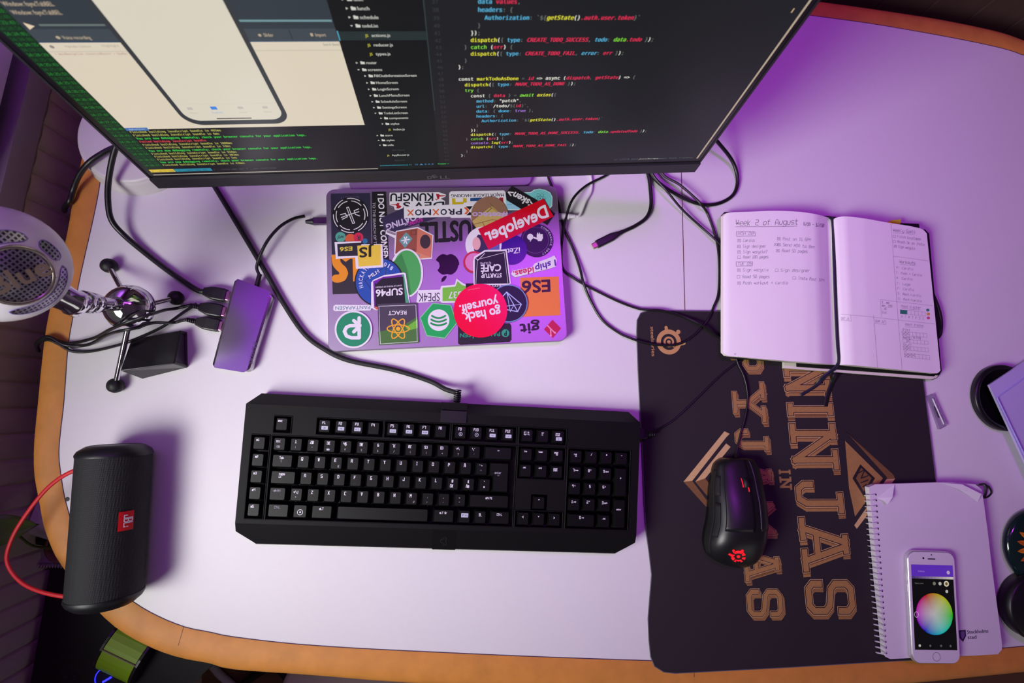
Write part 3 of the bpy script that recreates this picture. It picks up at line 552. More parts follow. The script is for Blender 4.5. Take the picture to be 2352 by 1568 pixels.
s = St(z1, [(1235, 780), (1245, 745), (1330, 692), (1510, 686), (1545, 965), (1530, 978), (1240, 978)], WHT); s.p([(1250, 760), (1335, 705), (1500, 700), (1535, 965), (1248, 968)], ink(30, 22, 46)).l([(1258, 962), (1270, 770), (1490, 712), (1520, 960)], .5, WHT).l([(1250, 755), (1275, 775), (1330, 720)], .7, WHT).t('STARTUP', (1468, 882), (1303, 886), (1468, 914), WHT, .04).t('CAF\u00c9', (1462, 808), (1300, 814), (1462, 862), WHT, .05).t('by SUP46', (1382, 790), (1294, 792), (1382, 808), ink(200, 190, 210), .02).done('black white-edged cafe sticker')
s = St(z1, [(1920, 770), (1900, 735), (1860, 755), (1740, 800), (1720, 830), (1560, 860), (1545, 890), (1580, 915), (1720, 880), (1750, 870), (1860, 845), (1915, 825)], WHT); s.t('I ship', (1908, 770), (1742, 822), (1914, 818), ink(84, 40, 160), .04).t('ideas.', (1728, 830), (1562, 868), (1734, 876), ink(206, 40, 90), .04).done('slanted lettering sticker with a white outline')
s = St(z1, [(1620, 918), (1935, 908), (1952, 1224), (1640, 1238)], ink(240, 130, 58)); s.t('ES6', (1862, 935), (1636, 948), (1866, 1030), ink(64, 24, 60), .05).done('orange square sticker')
s = St(z1, [(92, 1150), (110, 1138), (395, 1140), (405, 1165), (395, 1186), (105, 1192), (90, 1180)], WHT); s.t('PANTAP\u00c5SEN', (392, 1146), (108, 1152), (392, 1174), ink(50, 120, 140), .0).done('narrow white strip sticker')
s = St(zC, [(670, 580), (700, 540), (860, 470), (1160, 428), (1190, 440), (1250, 890), (1200, 960), (740, 995), (670, 960)], WHT)
s.p([(700, 560), (850, 495), (1160, 455), (1240, 900), (740, 960), (715, 960)], ink(110, 30, 150)).p([(1130, 470), (1160, 455), (1232, 900), (1190, 930)], ink(70, 170, 120)).p([(720, 940), (1190, 920), (1190, 945), (740, 985)], ink(220, 90, 60)).p([(725, 570), (840, 520), (1150, 490), (1190, 930), (735, 945)], ink(24, 18, 30)).p([(695, 565), (850, 500), (745, 600)], ink(120, 20, 170))
s.t('SUP46', (1140, 662), (742, 690), (1142, 760), WHT, .05).t('START-UP PEOPLE OF SWEDEN', (1132, 612), (738, 642), (1134, 632), ink(210, 206, 214), .03).done('black people-of-startups sticker with rainbow edges')
s = St(zC, circ(404, 1283, 282, 48), WHT); s.c(404, 1283, 256, ink(16, 140, 98)).l([(490, 1268), (490, 1408), (370, 1408), (300, 1380), (268, 1310), (300, 1250), (350, 1228), (500, 1222)], 4.4, WHT).l([(410, 1150), (500, 1228), (410, 1318)], 4.4, WHT).l([(490, 1110), (490, 1180)], 4.4, WHT).done('round green sticker with a white arrow sign')
s = St(zC, [(765, 900), (1360, 880), (1390, 1480), (790, 1520)], ink(70, 62, 78)); s.p([(772, 1320), (1100, 1250), (1368, 1090), (1388, 1478), (792, 1516)], ink(70, 116, 50)).p([(1190, 1250), (1365, 1130), (1372, 1260), (1230, 1300)], ink(112, 186, 52)).l([(785, 935), (1340, 915), (1362, 1465), (808, 1500)], .55, WHT, True).t('REACT', (1198, 1000), (925, 1008), (1200, 1060), WHT, .02)
AM = ink(236, 170, 30)
for k in range(3): s.l([(1075+165*math.cos(t)*math.cos(k*1.047)-58*math.sin(t)*math.sin(k*1.047), 1272+165*math.cos(t)*math.sin(k*1.047)+58*math.sin(t)*math.cos(k*1.047)) for t in [i*math.pi/16 for i in range(32)]], 1.5, AM, True)
s.c(1075, 1272, 32, AM).done('square dark green sticker with a yellow atom')
s = St(z1, [(1112, 1300), (1135, 1290), (1535, 1290), (1548, 1310), (1550, 1425), (1535, 1443), (1130, 1468), (1112, 1455)], ink(30, 24, 36)); s.t('PANTAP\u00c5SEN', (1455, 1362), (1128, 1374), (1455, 1394), ink(40, 150, 120), .03).c(1500, 1372, 32, ink(40, 160, 130)).t('P', (1510, 1352), (1490, 1353), (1510, 1392), BLK, .05).done('black rounded sticker with teal lettering')
s = St(z1, circ(1528, 1128, 154, 44), ink(110, 150, 200)); s.c(1528, 1128, 146, ink(30, 20, 62))
s.l([(1510, 1035), (1400, 1160), (1600, 1195), (1630, 1135)], 1.3, ink(180, 190, 240), True).l([(1510, 1035), (1600, 1195)], 1.1, ink(180, 190, 240)).l([(1510, 1035), (1540, 1195), (1570, 1140), (1510, 1150), (1630, 1135)], .8, ink(180, 190, 240)).done('round indigo sticker with a wire pyramid')
s = St(z1, [(800, 1245), (905, 1124), (1055, 1140), (1105, 1290), (1005, 1417), (855, 1395)], ink(150, 210, 170)); s.p([(806, 1246), (907, 1130), (1051, 1145), (1098, 1289), (1002, 1410), (858, 1388)], ink(10, 170, 84)).c(953, 1265, 88, WHT)
for y, hw in ((1238, 54), (1268, 60), (1298, 62)): s.l([(953+hw*(k/6), y-18*(1-(k/6)**2)*-1-8) for k in range(-6, 7)], 2.4, ink(10, 150, 76))
s.done('green hexagon sticker with three waves')
s = St(z1, circ(1295, 1188, 220, 60), ink(244, 8, 22, .3)); s.t('go hack', (1455, 1160), (1162, 1210), (1468, 1232), WHT, .06).t('yourself.', (1432, 1078), (1122, 1146), (1446, 1146), WHT, .06).t('dontbesilent.com', (1290, 998), (1192, 1016), (1292, 1006), ink(250, 160, 160), 0).done('big round red sticker with white lettering')
s = St(z1, None, None); s.h = .05; s.t('git', (1778, 1288), (1618, 1300), (1786, 1370), ink(44, 22, 56), .05).p([(1815, 1340), (1885, 1262), (1956, 1332), (1888, 1412)], ink(200, 30, 80)).l([(1845, 1310), (1905, 1370)], 1.6, ink(240, 150, 190)).l([(1870, 1335), (1872, 1390)], 1.6, ink(240, 150, 190)).c(1872, 1390, 9, ink(240, 150, 190)).c(1905, 1368, 9, ink(240, 150, 190)).done('dark lettering sticker with a crimson diamond')
# charger lead on the far side of the laptop: white plug and cable
ch = thing('charging_cable', 'white charging cable plugged into the laptop beside the monitor foot', 'cable', D(1310, 482, 6))
m_wp = mat('white_plastic', (226, 224, 228), .4, var=.02)
P0 = LC+LX*152.4+LV*66+Vector((0, 0, 5.2)); tb = MB(); tb.tube([P0+LX*k for k in (.3, 15.5)], 4.6, m_wp, 14, flat=.8); tb.build('plug', ch, bevel=.3)
tb = MB(); tb.tube([P0+LX*15.5, P0+LX*24], lambda t: 3.4-.9*t, m_wp, 12); tb.build('strain_relief', ch)
tb = MB(); tb.tube(crom([P0+LX*24, P0+LX*31+LV*2+Vector((0, 0, -1)), D(1345, 462, 3), D(1357, 440, 2.2), D(1358, 412, 2.2), D(1349, 380, 2.2), D(1330, 330, 2.2)], 8), 1.9, m_wp, 10); tb.build('lead', ch)
# ------------------------------------------------------------------ keyboard
KC = Vector((-20.34, -84.96, 0)); KA = -.0034845
KX = Vector((math.cos(KA), math.sin(KA), 0)); KY = Vector((-math.sin(KA), math.cos(KA), 0))
kb = thing('keyboard', 'wide black mechanical keyboard with white key legends in front of the laptop', 'keyboard', KC)
kp = lambda x, y, z: KC+KX*x+KY*y+Vector((0, 0, z))
m_kb = mat('keyboard_case', (14, 13, 15), .55, var=.08, scale=500, bump=.06, spec=.14); m_well = mat('key_well', (8, 8, 9), .35, var=0)
m_key = mat('key_cap', (10, 10, 11), .42, var=.05, scale=900, bump=.05, spec=.24); m_leg = mat('key_legend', (236, 234, 244), .5, var=0); m_dim = mat('key_legend_dim', (160, 158, 170), .5, var=0); m_chip = mat('legend_chip', (186, 190, 208), .45, var=0)
ktop = lambda y: 28+(y+65)*.055 if y > -65 else 28+(y+65)*.42      # case top, sloping, then a steeper wrist edge
def outl(i, z):                                       # octagonal outline pulled in by i
    return [(-241+i, 73.4-i*.3), (-241+i, -75), (-219+i*.7, -92+i), (217-i*.7, -92+i), (241-i, -75), (241-i, 73.4-i*.3)]
cs = MB()
lo = [kp(x, y, 2) for x, y in outl(3, 0)]; lo[0] = kp(-232, 84.5, 2); lo[-1] = kp(231, 84.5, 2)
m1 = [kp(x, y, 14) for x, y in outl(0, 0)]; m1[0] = kp(-232, 85.6, 10); m1[-1] = kp(231, 85.6, 10); m1[2].z = m1[3].z = 11
t1 = [kp(x, y, ktop(y)) for x, y in outl(2.5, 0)]
t2 = [kp(-238.5, -65, 28), kp(-238.5, -65, 28), kp(-215, -65, 28), kp(213, -65, 28), kp(238.5, -65, 28), kp(238.5, -65, 28)]
cs.add(lo+m1+t1, [[5, 4, 3, 2, 1, 0]]+[[i+k*6, (i+1) % 6+k*6, (i+1) % 6+6+k*6, i+6+k*6] for k in (0, 1) for i in range(6)], m_kb)
# top: front slope, flat deck with holes for the key groups
T = lambda x, y: kp(x, y, ktop(y))
cs.add([t1[1], t1[2], t1[3], t1[4], T(238.5, -65), T(-238.5, -65)], [[0, 1, 2, 3, 4, 5]], m_kb)
holes = [(-229, -207.6, -59.5, 37.5), (-205.4, 84.2, -59.5, 37.5), (-205, -184.5, 40.4, 60.4), (-156, -77.4, 40.4, 60.4), (-76.2, 2.4, 40.4, 60.4), (4.8, 83.4, 40.4, 60.4), (86.4, 145.4, 40.4, 60.4), (86.4, 145.4, -1.8, 37.5), (105.2, 125, -39.4, -20), (86.4, 145.4, -59.5, -39.4), (148.4, 227.4, -59.5, 37.5)]
xs = sorted({-238.5, 238.5}|{h[0] for h in holes}|{h[1] for h in holes}); ysx = sorted({-65, 72.7}|{h[2] for h in holes}|{h[3] for h in holes})
inh = lambda x, y: any(a < x < b and c < y < d for a, b, c, d in holes)
for i in range(len(xs)-1):
    for j in range(len(ysx)-1):
        x0, x1, y0, y1 = xs[i], xs[i+1], ysx[j], ysx[j+1]
        if not inh((x0+x1)/2, (y0+y1)/2): cs.add([T(x0, y0), T(x1, y0), T(x1, y1), T(x0, y1)], [[0, 1, 2, 3]], m_kb)
for a, b, c, d in holes:
    q = [(a, c), (b, c), (b, d), (a, d)]
    cs.add([T(x, y) for x, y in q]+[kp(x, y, ktop(y)-9) for x, y in q], [[i, 4+i, 4+(i+1) % 4, (i+1) % 4] for i in range(4)]+[[4, 5, 6, 7]], m_well)
# raised lip round each group
for a, b, c, d in holes:
    if c < -30 and a in (105.2,): continue
    q = [(a, c), (b, c), (b, d), (a, d)]
    for i in range(4):
        p, r = T(*q[i]), T(*q[(i+1) % 4]); cs.tube([p+Vector((0, 0, .1)), r+Vector((0, 0, .1))], .75, m_kb, 6)
case = cs.build('case', kb)
brd = MB()       # dark glass emblem panel at the front edge and cable tunnel at the back
q = [(-11, -91), (17, -91), (17, -67), (-11, -67)]; brd.add([kp(x, y, ktop(y)+.25) for x, y in q], [[0, 1, 2, 3]], mat('panel_black', (15, 14, 16), .4, var=0, spec=.2))
for k in range(3): 
    pts = [(3+3.2*math.sin(a*1.0+k*2.1)*(1+.5*math.sin(3*a)), -80+4.2*math.cos(a+k*2.1)*(1+.4*math.cos(2*a))) for a in [i*.35 for i in range(12)]]
    for u, v in zip(pts, pts[1:]): segq(brd, kp(*u, ktop(u[1])+.35), kp(*v, ktop(v[1])+.35), .5, Vector((0, -.35, .93)).normalized(), mat('emblem_grey', (34, 33, 35), .4, var=0))
brd.build('emblem_panel', case)
tn = MB(); tn.prism([kp(x, y, 36.4) for x, y in ((-10.5, 62), (21, 62), (21, 76), (-10.5, 76))], 26, mat('tunnel_black', (18, 17, 19), .4)); tn.prism([kp(x, y, 34) for x, y in ((-10.5, 75), (21, 75), (21, 86), (-10.5, 86))], 24, m_kb); tn.build('cable_outlet', kb, bevel=.8)
for x in (-200, 200):
    for y in (70, -80): f = MB(); f.box(kp(x, y, 1), (36, 8, 1.9), mat('rubber_black', (18, 18, 20))); f.build('foot', kb)
U_ = 19.05
def key(cx, cy, w=1, h=1, legs=(), iso=False):
    """one cap; legs = (text, x, y, cap height, material[, letter step]) with x, y from the cap's centre"""
    mb = MB(); bw, bd_ = w*U_-1.3, h*U_-1.3; tw, td = bw-6, bd_-4.6; zt = 35+(cy)*.062; zb = ktop(cy)-7.5; oy = .5
    n = 7
    if iso:
        A = [(-bw/2, bd_/2), (-bw/2, .4), (-bw/2+4.7, .4), (-bw/2+4.7, -bd_/2), (bw/2, -bd_/2), (bw/2, bd_/2)]; A = A[::-1]
        B = [(x+(3 if x < 0 else -3), y+(2.3 if y < -.5 else (-1.8 if y > 1 else 1.8))+oy) for x, y in A]
        mb.loft([[kp(cx+x, cy+y, zb) for x, y in A], [kp(cx+x*.99, cy+y*.99, zb+3) for x, y in A], [kp(cx+x, cy+y, zt) for x, y in B]], m_key, False)
    else:
        r3 = lambda ww, dd, z, o, r: [kp(cx+x, cy+y+o, z) for x, y in rrect(ww, dd, r, 2)]
        mb.loft([r3(bw, bd_, zb, 0, .8), r3(bw-.4, bd_-.4, zb+3, 0, 1), r3(tw+.8, td+.8, zt-.7, oy, 1.3), r3(tw, td, zt, oy, 1.2)], m_key, False)
    for L in legs:
        t, x, y, cap, m = L[:5]; st = L[5] if len(L) > 5 else 5.6
        if t[0] == '#':                               # a bright chip with a dark sign
            mb.add([kp(cx+x+a, cy+y+b, zt+.06) for a, b in rrect(cap*1.75, cap, .5, 2)], [list(range(12))], m_chip)
            if len(t) > 1: strokes(mb, t[1:], kp(cx+x-.3*cap*(len(t)-1), cy+y-cap*.28, zt+.12), KX*(.6*cap*(len(t)-1)), KY*(cap*.5), m_well, .3)
        elif t[0] == '@': 
            for k in range(16): segq(mb, *[kp(cx+x+cap/2*math.cos(k_*math.pi/8), cy+y+cap/2*math.sin(k_*math.pi/8), zt+.07) for k_ in (k, k+1)], .5, Vector((0, 0, 1)), m)
            if t == '@W':
                for a, b in ((-.7, -.8), (.15, -.8), (-.7, .15), (.15, .15)): mb.add([kp(cx+x+a+p, cy+y+b+q, zt+.08) for p, q in ((0, 0), (.8, 0), (.8, .8), (0, .8))], [[0, 1, 2, 3]], m)
            else: mb.add([kp(cx+x+.7*math.cos(k*.785), cy+y+.7*math.sin(k*.785), zt+.07) for k in range(8)], [list(range(8))], m)
        else: strokes(mb, t, kp(cx+x, cy+y, zt+.07), KX*(cap*.62*(len(t)*st-1.6)/5), KY*cap, m, cap*.17, step=st)
    mb.build('key', kb, bevel=.0)
L1, L2 = m_leg, m_dim
def std(t): return ((t, -2.2, 2.0, 3.3, L1),)
x0 = -195.3
for i, y in enumerate((27.4, 8, -11, -30, -49)): key(-218.3, y, legs=(('m%d' % (i+1), -3.2, 3.0, 2.6, L1),))
key(-194.7, 50.4, legs=(('esc', -4.2, 3.2, 2.5, L1),))
fx = [-145.6+19.05*i for i in range(4)]+[-66+19.05*i for i in range(4)]+[14.8+19.35*i for i in range(4)]
icon = ['#*', '#<', '#<)', None, '#<<', '#>|', '#>>', None, '@', '@', '#-', '#-']
for i, x in enumerate(fx):
    lg = [('F%d' % (i+1), -2.6 if i < 9 else -3.4, 3.0, 2.8, L1)]
    if icon[i]: lg.append((icon[i], .3, -1.6, 4 if icon[i][0] == '@' else 4.2, m_chip))
    key(x, 50.4, legs=lg)
for x, t in ((96.6, (('prt sc', -4.6, 3.6, 1.6, L1), ('sys rq', -4.6, 1.2, 1.6, L1))), (115.8, (('scr', -2, 3.6, 1.6, L1), ('lk', -2, 1.2, 1.6, L1))), (135, (('pause', -3.8, 3.6, 1.6, L1), ('break', -3.8, 1.4, 1.6, L1), ('#)', .3, -2.2, 4.2, L1)))): key(x, 50.4, legs=t)
num = [('\u00a7|\u00bd', '\u00bd\u00a7\u00a7'), ('1', '!'), ('2@', '"'), ('3\u00a3', '#'), ('4$', '\u00a4'), ('5\u20ac', '%'), ('6', '&'), ('7{', '/'), ('8[', '('), ('9]', ')'), ('0}', '='), ('+\\', '?'), ("\\'", "'")]
SG['\u00bd'] = SG['%']
for i, (a, b) in enumerate(num): key(x0+U_*i, 27.4, legs=((a, -1.6*len(a)+(.2 if len(a) < 3 else 1.2), 2.4, 2.9 if len(a) < 3 else 2.2, L1), (b, -1.2 if len(b) == 1 else -3.2, -3.6, 2.1, L2)))
key(x0+U_*13.5, 27.4, 2, legs=(('<-', -1, 2.6, 2.0, L1),))
key(x0+U_*.25, 8, 1.5, legs=(('Tab', -3.2, 3, 2.3, L1), ('<-', -1.8, .6, 1.4, L2), ('->', -1.8, -1.2, 1.4, L2)))
for i, t in enumerate('QWERTYUIOP\u00c5'): key(x0+U_*(1.5+i), 8, legs=std(t)+((('\u20ac', 2.2, -4.4, 2.4, L2),) if t == 'E' else ()))
key(x0+U_*12.5, 8, legs=(("''~", -3.4, 3, 2.2, L1), ('^', -1.2, -3, 2.2, L2)))
key(x0+U_*13.62, -1.6, 1.5, 2, legs=(('enter', -5, 5, 2.4, L2), ('<-', -1.6, 2, 1.8, L2)), iso=True)
key(x0+U_*.375, -11, 1.75, legs=(('caps', -4.6, 3.2, 2.5, L1), ('LK', -4.6, .2, 2.2, L1)))
for i, t in enumerate('ASDFGHJKL'): key(x0+U_*(1.75+i), -11, legs=std(t)+((('-', -1.2, -4.2, 2.6, mat('key_bump', (50, 49, 52), .4, var=0)),) if t in 'FJ' else ()))
for i, (a, b) in enumerate((('\u00d8', '\u00d6\u00c6'), ('\u00c6', '\u00c4\u00d8'), ("'", '*'))): key(x0+U_*(10.75+i), -11, legs=((a, -1.4, 2.2, 2.9, L1), (b, -3 if len(b) > 1 else -1.2, -3.4, 2.8, L1)))
key(x0+U_*.125, -30, 1.25, legs=(('shift', -4.4, 3, 2.4, L2),))
key(x0+U_*1.25, -30, legs=(('<\\|', -3.2, 1.8, 2.9, L1), ('>', -1, -3.4, 2.2, L2)))
for i, t in enumerate('ZXCVBNM'): key(x0+U_*(2.25+i), -30, legs=std(t)+((('\u00b5', 2, -3.8, 2.4, L2),) if t == 'M' else ()))
for i, (a, b) in enumerate(((';', ','), (':', '.'), ('_', '-'))): key(x0+U_*(9.25+i), -30, legs=(('.' if a != '_' else '-', -1.2, 2, 2.2, L1), (b, -1.2, -2.8, 2.4, L2)))
SG[';'] = SG[',']
key(x0+U_*13.1, -30, 2.75, legs=(('shift', -4.4, 3, 2.4, L1),))
key(x0+U_*.25, -49, 1.5, legs=(('CTrL', -4.6, 3, 2.4, L2),)); key(x0+U_*1.55, -49, 1.1, legs=(('@W', .2, -.6, 6, L1),)); key(x0+U_*2.85, -49, 1.5, legs=(('aLT', -3, 3, 2.4, L1),))
key(x0+U_*6.55, -49, 5.85); key(x0+U_*10.3, -49, 1.55, legs=(('aLT Gr', -5, 3, 2.2, L1),)); key(x0+U_*11.6, -49, 1, legs=(('#Fn', .2, 2, 4.8, L1),)); key(x0+U_*12.6, -49, 1, legs=(('B', -1.6, 1.6, 3, L1), ('^', .6, .2, 1.6, L1))); key(x0+U_*13.85, -49, 1.45, legs=(('CTrL', -4, 3, 2.3, L1),))
for j, row in enumerate((('ins', 'home', 'page up'), ('del', 'end', 'page down'))):
    for i, t in enumerate(row):
        w = t.split(); key(96.6+19.2*i, 27.4-19.4*j, legs=[(q, -1.1*len(q), 3.4-2.2*k, 1.8, L1) for k, q in enumerate(w)])
key(115.2, -29.8, legs=(('^', -1.3, 2, 2.8, L1),))
SG['v_'] = SG['^']; SG['\u02c5'] = [[(0, 6), (2, 4), (4, 6)]]
for i, t in enumerate(('<', '\u02c5', '>')): key(96.6+19.2*i, -49, legs=((t, -1.3, 1, 2.8, L1),))
NPX = 158.4
for i, t in enumerate(('num', '/', '*', '-')): key(NPX+U_*i, 27.4, legs=((t, -.95*len(t)-.2, 2.6, 1.7 if len(t) > 1 else 2.6, L1),)+((('lk', -1.8, .4, 1.7, L1),) if t == 'num' else ()))
for j, row in enumerate((('7', '8', '9'), ('4', '5', '6'), ('1', '2', '3'))):
    ex = (('home', '^', 'pgup'), ('<', '', '>'), ('end', '\u02c5', 'pgdn'))[j]
    for i, t in enumerate(row): key(NPX+U_*i, 8-19*j, legs=((t, -3.6 if ex[i] else -1.4, 2, 2.9, L1),)+(((ex[i], -1, 2.6, 1.5 if len(ex[i]) > 1 else 2.2, L1),) if ex[i] else ()))
key(NPX+U_*3, -1.5, 1, 2, legs=(('+', -1.4, 4, 2.8, L1),)); key(NPX+U_*3, -39.5, 1, 2, legs=(('enter', -4.2, 4.6, 1.8, L1),))
key(NPX+U_*.5, -49, 2, legs=(('0', -2.4, 2.4, 2.9, L1), ('ins', .2, 3, 1.5, L1))); key(NPX+U_*2, -49, legs=(('.', -3, 2.6, 2, L1), ('del', -1.4, 2.6, 1.6, L1)))
# braided lead runs back to the monitor
m_cab = mat('cable_black', (17, 17, 19), .38, var=0, spec=.6); m_braid = mat('braided_black', (22, 21, 24), .62, var=.3, scale=1500, bump=.3)
ld_ = MB(); st_ = kp(8, 86, 24)
ld_.tube(crom([st_, kp(8.5, 97, 20), D(1022, 893, 11), D(985, 874, 4), D(905, 849, 4), D(800, 827, 4), D(744, 801, 4), D(698, 765, 4), D(652, 698, 4), D(612, 628, 4), D(560, 540, 4), D(500, 440, 4), D(468, 390, 4), D(420, 320, 4)], 10), 3.1, m_braid, 12); ld_.build('braided_lead', kb)
rl = MB()
for k in range(7): rl.lathe([(2, -1.3), (4.6, -1.1), (4.6, .7), (2, .9)], st_+KY*(k*2.6)+Vector((0, 0, -.1*k*k)), m_cab, KY, 14)
rl.build('strain_relief', kb)
# ------------------------------------------------------------------ usb hub
HC = D(556, 748, 8); ha = Vector(D(535, 645, 13)-D(485, 835, 13)).normalized(); hx = Vector((ha.y, -ha.x, 0)); hub = thing('usb_hub', 'small grey aluminium hub with three black plugs in its side', 'usb hub', (HC.x, HC.y, 0))
hq = lambda w, z: [D(*p, 13)+q for p, q in zip(((485, 835), (575, 850), (628, 678), (535, 645)), [(hx-ha)*w, (-hx-ha)*w, (-hx+ha)*w, (hx+ha)*w])]
def hring(ins, z): 
    c = [Vector((p.x, p.y, z)) for p in hq(ins, z)]; o = []
    for i in range(4):
        p, a, b = c[i], c[i-1], c[(i+1) % 4]; r = 5.5 if i in (1, 2) else 2.2
        for k in range(6):
            t = k/5; q0 = p+(a-p).normalized()*r; q1 = p+(b-p).normalized()*r; o.append((q0.lerp(p, t)).lerp(p.lerp(q1, t), t))
    return o
m_hub = mat('hub_aluminium', (190, 184, 196), .2, 1, var=.03, scale=500)
hb = MB(); hb.loft([hring(2.5, .1), hring(.5, 2.2), hring(0, 5), hring(0, 9), hring(1.4, 12), hring(4, 13)], m_hub, False)
n0 = len(hb.v); body = hb.build('body', hub, bevel=.6)
hp = Pl(Vector((HC.x, HC.y, 13.06)), (1, 0, 0), (0, 1, 0)); lg = MB(); ptext(lg, hp, 'SATECHI', (580, 836), (591, 788), (571, 834), mat('engraved_dark', (70, 40, 96), .5, var=0), 0, bold=.01); lg.build('maker_lettering', body)
def plug(px, z, nm, top):                             # a moulded plug in the hub's side; px = where it meets the hub
    p = D(*px, z); d = (-hx).normalized(); mb = MB()
    def rr(k, w, t): return [p+d*k+ha*a+Vector((0, 0, b)) for a, b in rrect(w, t, min(w, t)*.22, 2)]
    mb.loft([rr(.5, 15, 7.4), rr(4, 16.4, 8.6), rr(16, 16.4, 8.6), rr(20, 15, 8), rr(28, 9.5, 7)], m_cab, False); b = mb.build('plug', hub, bevel=.5)
    mb = MB(); mb.loft([rr(-3, 12.2, 4.5), rr(.6, 12.2, 4.5)], mat('plug_metal', (186, 120, 170), .3, .9), False); mb.build('plug_shell', hub)
    return p+d*28, d
thick, tmid, tlow = [plug(p, 6.5, 'plug', t) for p, t in (((521, 679), 1), ((512, 715), 0), ((505, 748), 0))]
def relief(nm, e, d, r=3.4):
    mb = MB()
    for k in range(5): mb.lathe([(2, -1.2), (r-.15*k, -1), (r-.15*k, .6), (2, .8)], e+d*(1.5+k*2.5), m_cab, d, 12)
    mb.build('strain_relief', hub); return e+d*13
def hcable(pts, r, label=None): 
    mb = MB(); mb.tube(crom(pts, 8), r, m_cab, 10); mb.build('cable', hub, label=label)
e1 = thick[0]; hcable([e1-thick[1]*.5, e1+thick[1]*8, D(420, 645, 5.4), D(380, 617, 4.4), D(330, 578, 4.8), D(285, 540, 9), D(256, 505, 18), D(248, 460, 26), D(250, 410, 34), D(262, 350, 47), D(282, 300, 58)], 3.4, 'thick glossy black cable')
e2 = relief('x', *tmid); e3 = relief('x', *tlow)
hcable([e2, D(405, 708, 6), D(378, 712, 26), D(352, 720, 70), D(340, 723, 78), D(318, 731, 80), D(284, 743, 78), D(252, 757, 54), D(215, 776, 20), D(160, 788, 5), D(118, 777, 4.5), D(98, 780, 4), D(86, 793, -4), D(90, 806, -22)], 1.9)
e4 = e2+Vector((4, 14, 0))
hcable([e3, D(395, 741, 6), D(352, 741, 48), D(310, 753, 72), D(276, 760, 70), D(247, 769, 44), D(200, 792, 5), D(150, 792, 6), D(120, 776, 7.5), D(102, 774, 6), D(84, 788, -3), D(86, 803, -22)], 1.9)
hcable([D(452, 697, 7), D(420, 718, 9), D(370, 752, 12), D(300, 783, 20), D(250, 798, 11), D(205, 807, 4), D(165, 806, 4), D(135, 790, 6), D(110, 780, 6.5), D(86, 788, -2), D(87, 804, -20)], 1.8)
hl = MB(); a_ = D(590, 655, 8); hl.tube(crom([a_-ha*4, a_+ha*12, D(590, 610, 10), D(610, 560, 18), D(640, 523, 18), D(672, 503, 14), D(700, 496, 9)], 8), 2.0, m_cab, 10); hl.build('cable', hub, label='short cable to the laptop')
hr_ = MB(); hr_.tube([a_-ha*1, a_+ha*15], 2.9, m_cab, 10); hr_.build('strain_relief', hub)
Q0 = LC-LX*152.5+LV*66.5+Vector((0, 0, 5.4)); uc = MB()
uc.loft([[Q0-LX*k+LV*a+Vector((0, 0, b)) for a, b in rrect(11, 6.6, 2, 3)] for k in (.3, 18)], m_hub, False); uc.build('plug', hub, bevel=.4, label='grey metal plug in the laptop')
uc = MB(); uc.tube([Q0-LX*18, Q0-LX*28], lambda t: 4.6-2.4*t, m_cab, 12); uc.build('strain_relief', hub)
# ------------------------------------------------------------------ black wedge stand
ws = thing('phone_stand', 'black plastic wedge stand beside the microphone foot', 'stand', D(360, 850, 0))
m_ws = mat('wedge_black', (21, 21, 23), .34, var=.04, scale=300, spec=.55); A_, H_ = D(289, 780, 14), D(401, 836, 30)
wl = (D(416, 760, 14)-D(289, 781, 14)); fr0 = D(268, 852, 30)
wd_ = MB(); Z = lambda p, z: Vector((p.x, p.y, z))
fl_, frr = D(329, 870, 0), D(431.7, 844, 0); bl, br_ = D(303, 778, 13), D(416, 758, 14); tl, tr_ = D(277, 851, 32), D(401, 835, 31)
L_ = [Z(bl, 0), bl, tl, fl_]; R_ = [Z(br_, 0), br_, tr_, frr]
wd_.loft([L_, [L_[i].lerp(R_[i], .97) for i in range(4)]], m_ws, False); wbody = wd_.build('shell', ws, bevel=1.5, bseg=3)
we = MB(); cen = sum(R_, Vector())/4; we.loft([[L_[i].lerp(R_[i], .97) for i in range(4)], [cen+(R_[i]-cen)*.98 for i in range(4)], [cen+(R_[i]-cen)*.86 for i in range(4)], [cen+(L_[i].lerp(R_[i], .96)-cen)*.8 for i in range(4)]], mat('wedge_inside', (12, 12, 13), .5), False); we.build('end_opening', ws, bevel=.5)
# ------------------------------------------------------------------ desk mat
padz = 3.0
pad = thing('mouse_mat', 'large dark cloth mat printed with copper block letters', 'mouse mat', D(1800, 1130))
m_pad = mat('mat_cloth', (42, 35, 41), .8, var=.12, scale=900, bump=.15, spec=.3); m_edge = mat('mat_edge', (96, 94, 104), .7)
pq = [(1463, 760), (1464, 735), (1472, 719), (1490, 713), (1800, 716), (2090, 722), (2108, 740), (2122, 880), (2150, 1105), (2180, 1340), (2196, 1480), (2190, 1506), (2168, 1512), (2015, 1520), (1800, 1533), (1551, 1546), (1525, 1543), (1504, 1530), (1495, 1508), (1491, 1470), (1489, 1420), (1493, 1370), (1497, 1320), (1492, 1275), (1485, 1225), (1480, 1150), (1476, 1050), (1471, 950), (1466, 850)]
pp = [D(*p, padz) for p in pq]
if sum(a.x*b.y-b.x*a.y for a, b in zip(pp, pp[1:]+pp[:1])) < 0: pp.reverse()
cen = sum(pp, Vector())/len(pp)
mb = MB(); mb.prism(pp, padz-.3, m_pad, m_edge); cloth = mb.build('cloth', pad)
em = MB(); em.tube([p+Vector((0, 0, -.6)) for p in pp], .8, m_edge, 6, True); em.build('stitched_edge', pad)
padp = Pl((0, 0, padz), (1, 0, 0), (0, 1, 0))
cp1, cp2, cp3, cdk = (mat('copper_print_%d' % i, c, .6, 0, var=.18, scale=260) for i, c in enumerate(((164, 124, 70), (122, 86, 48), (206, 172, 118), (34, 26, 28))))
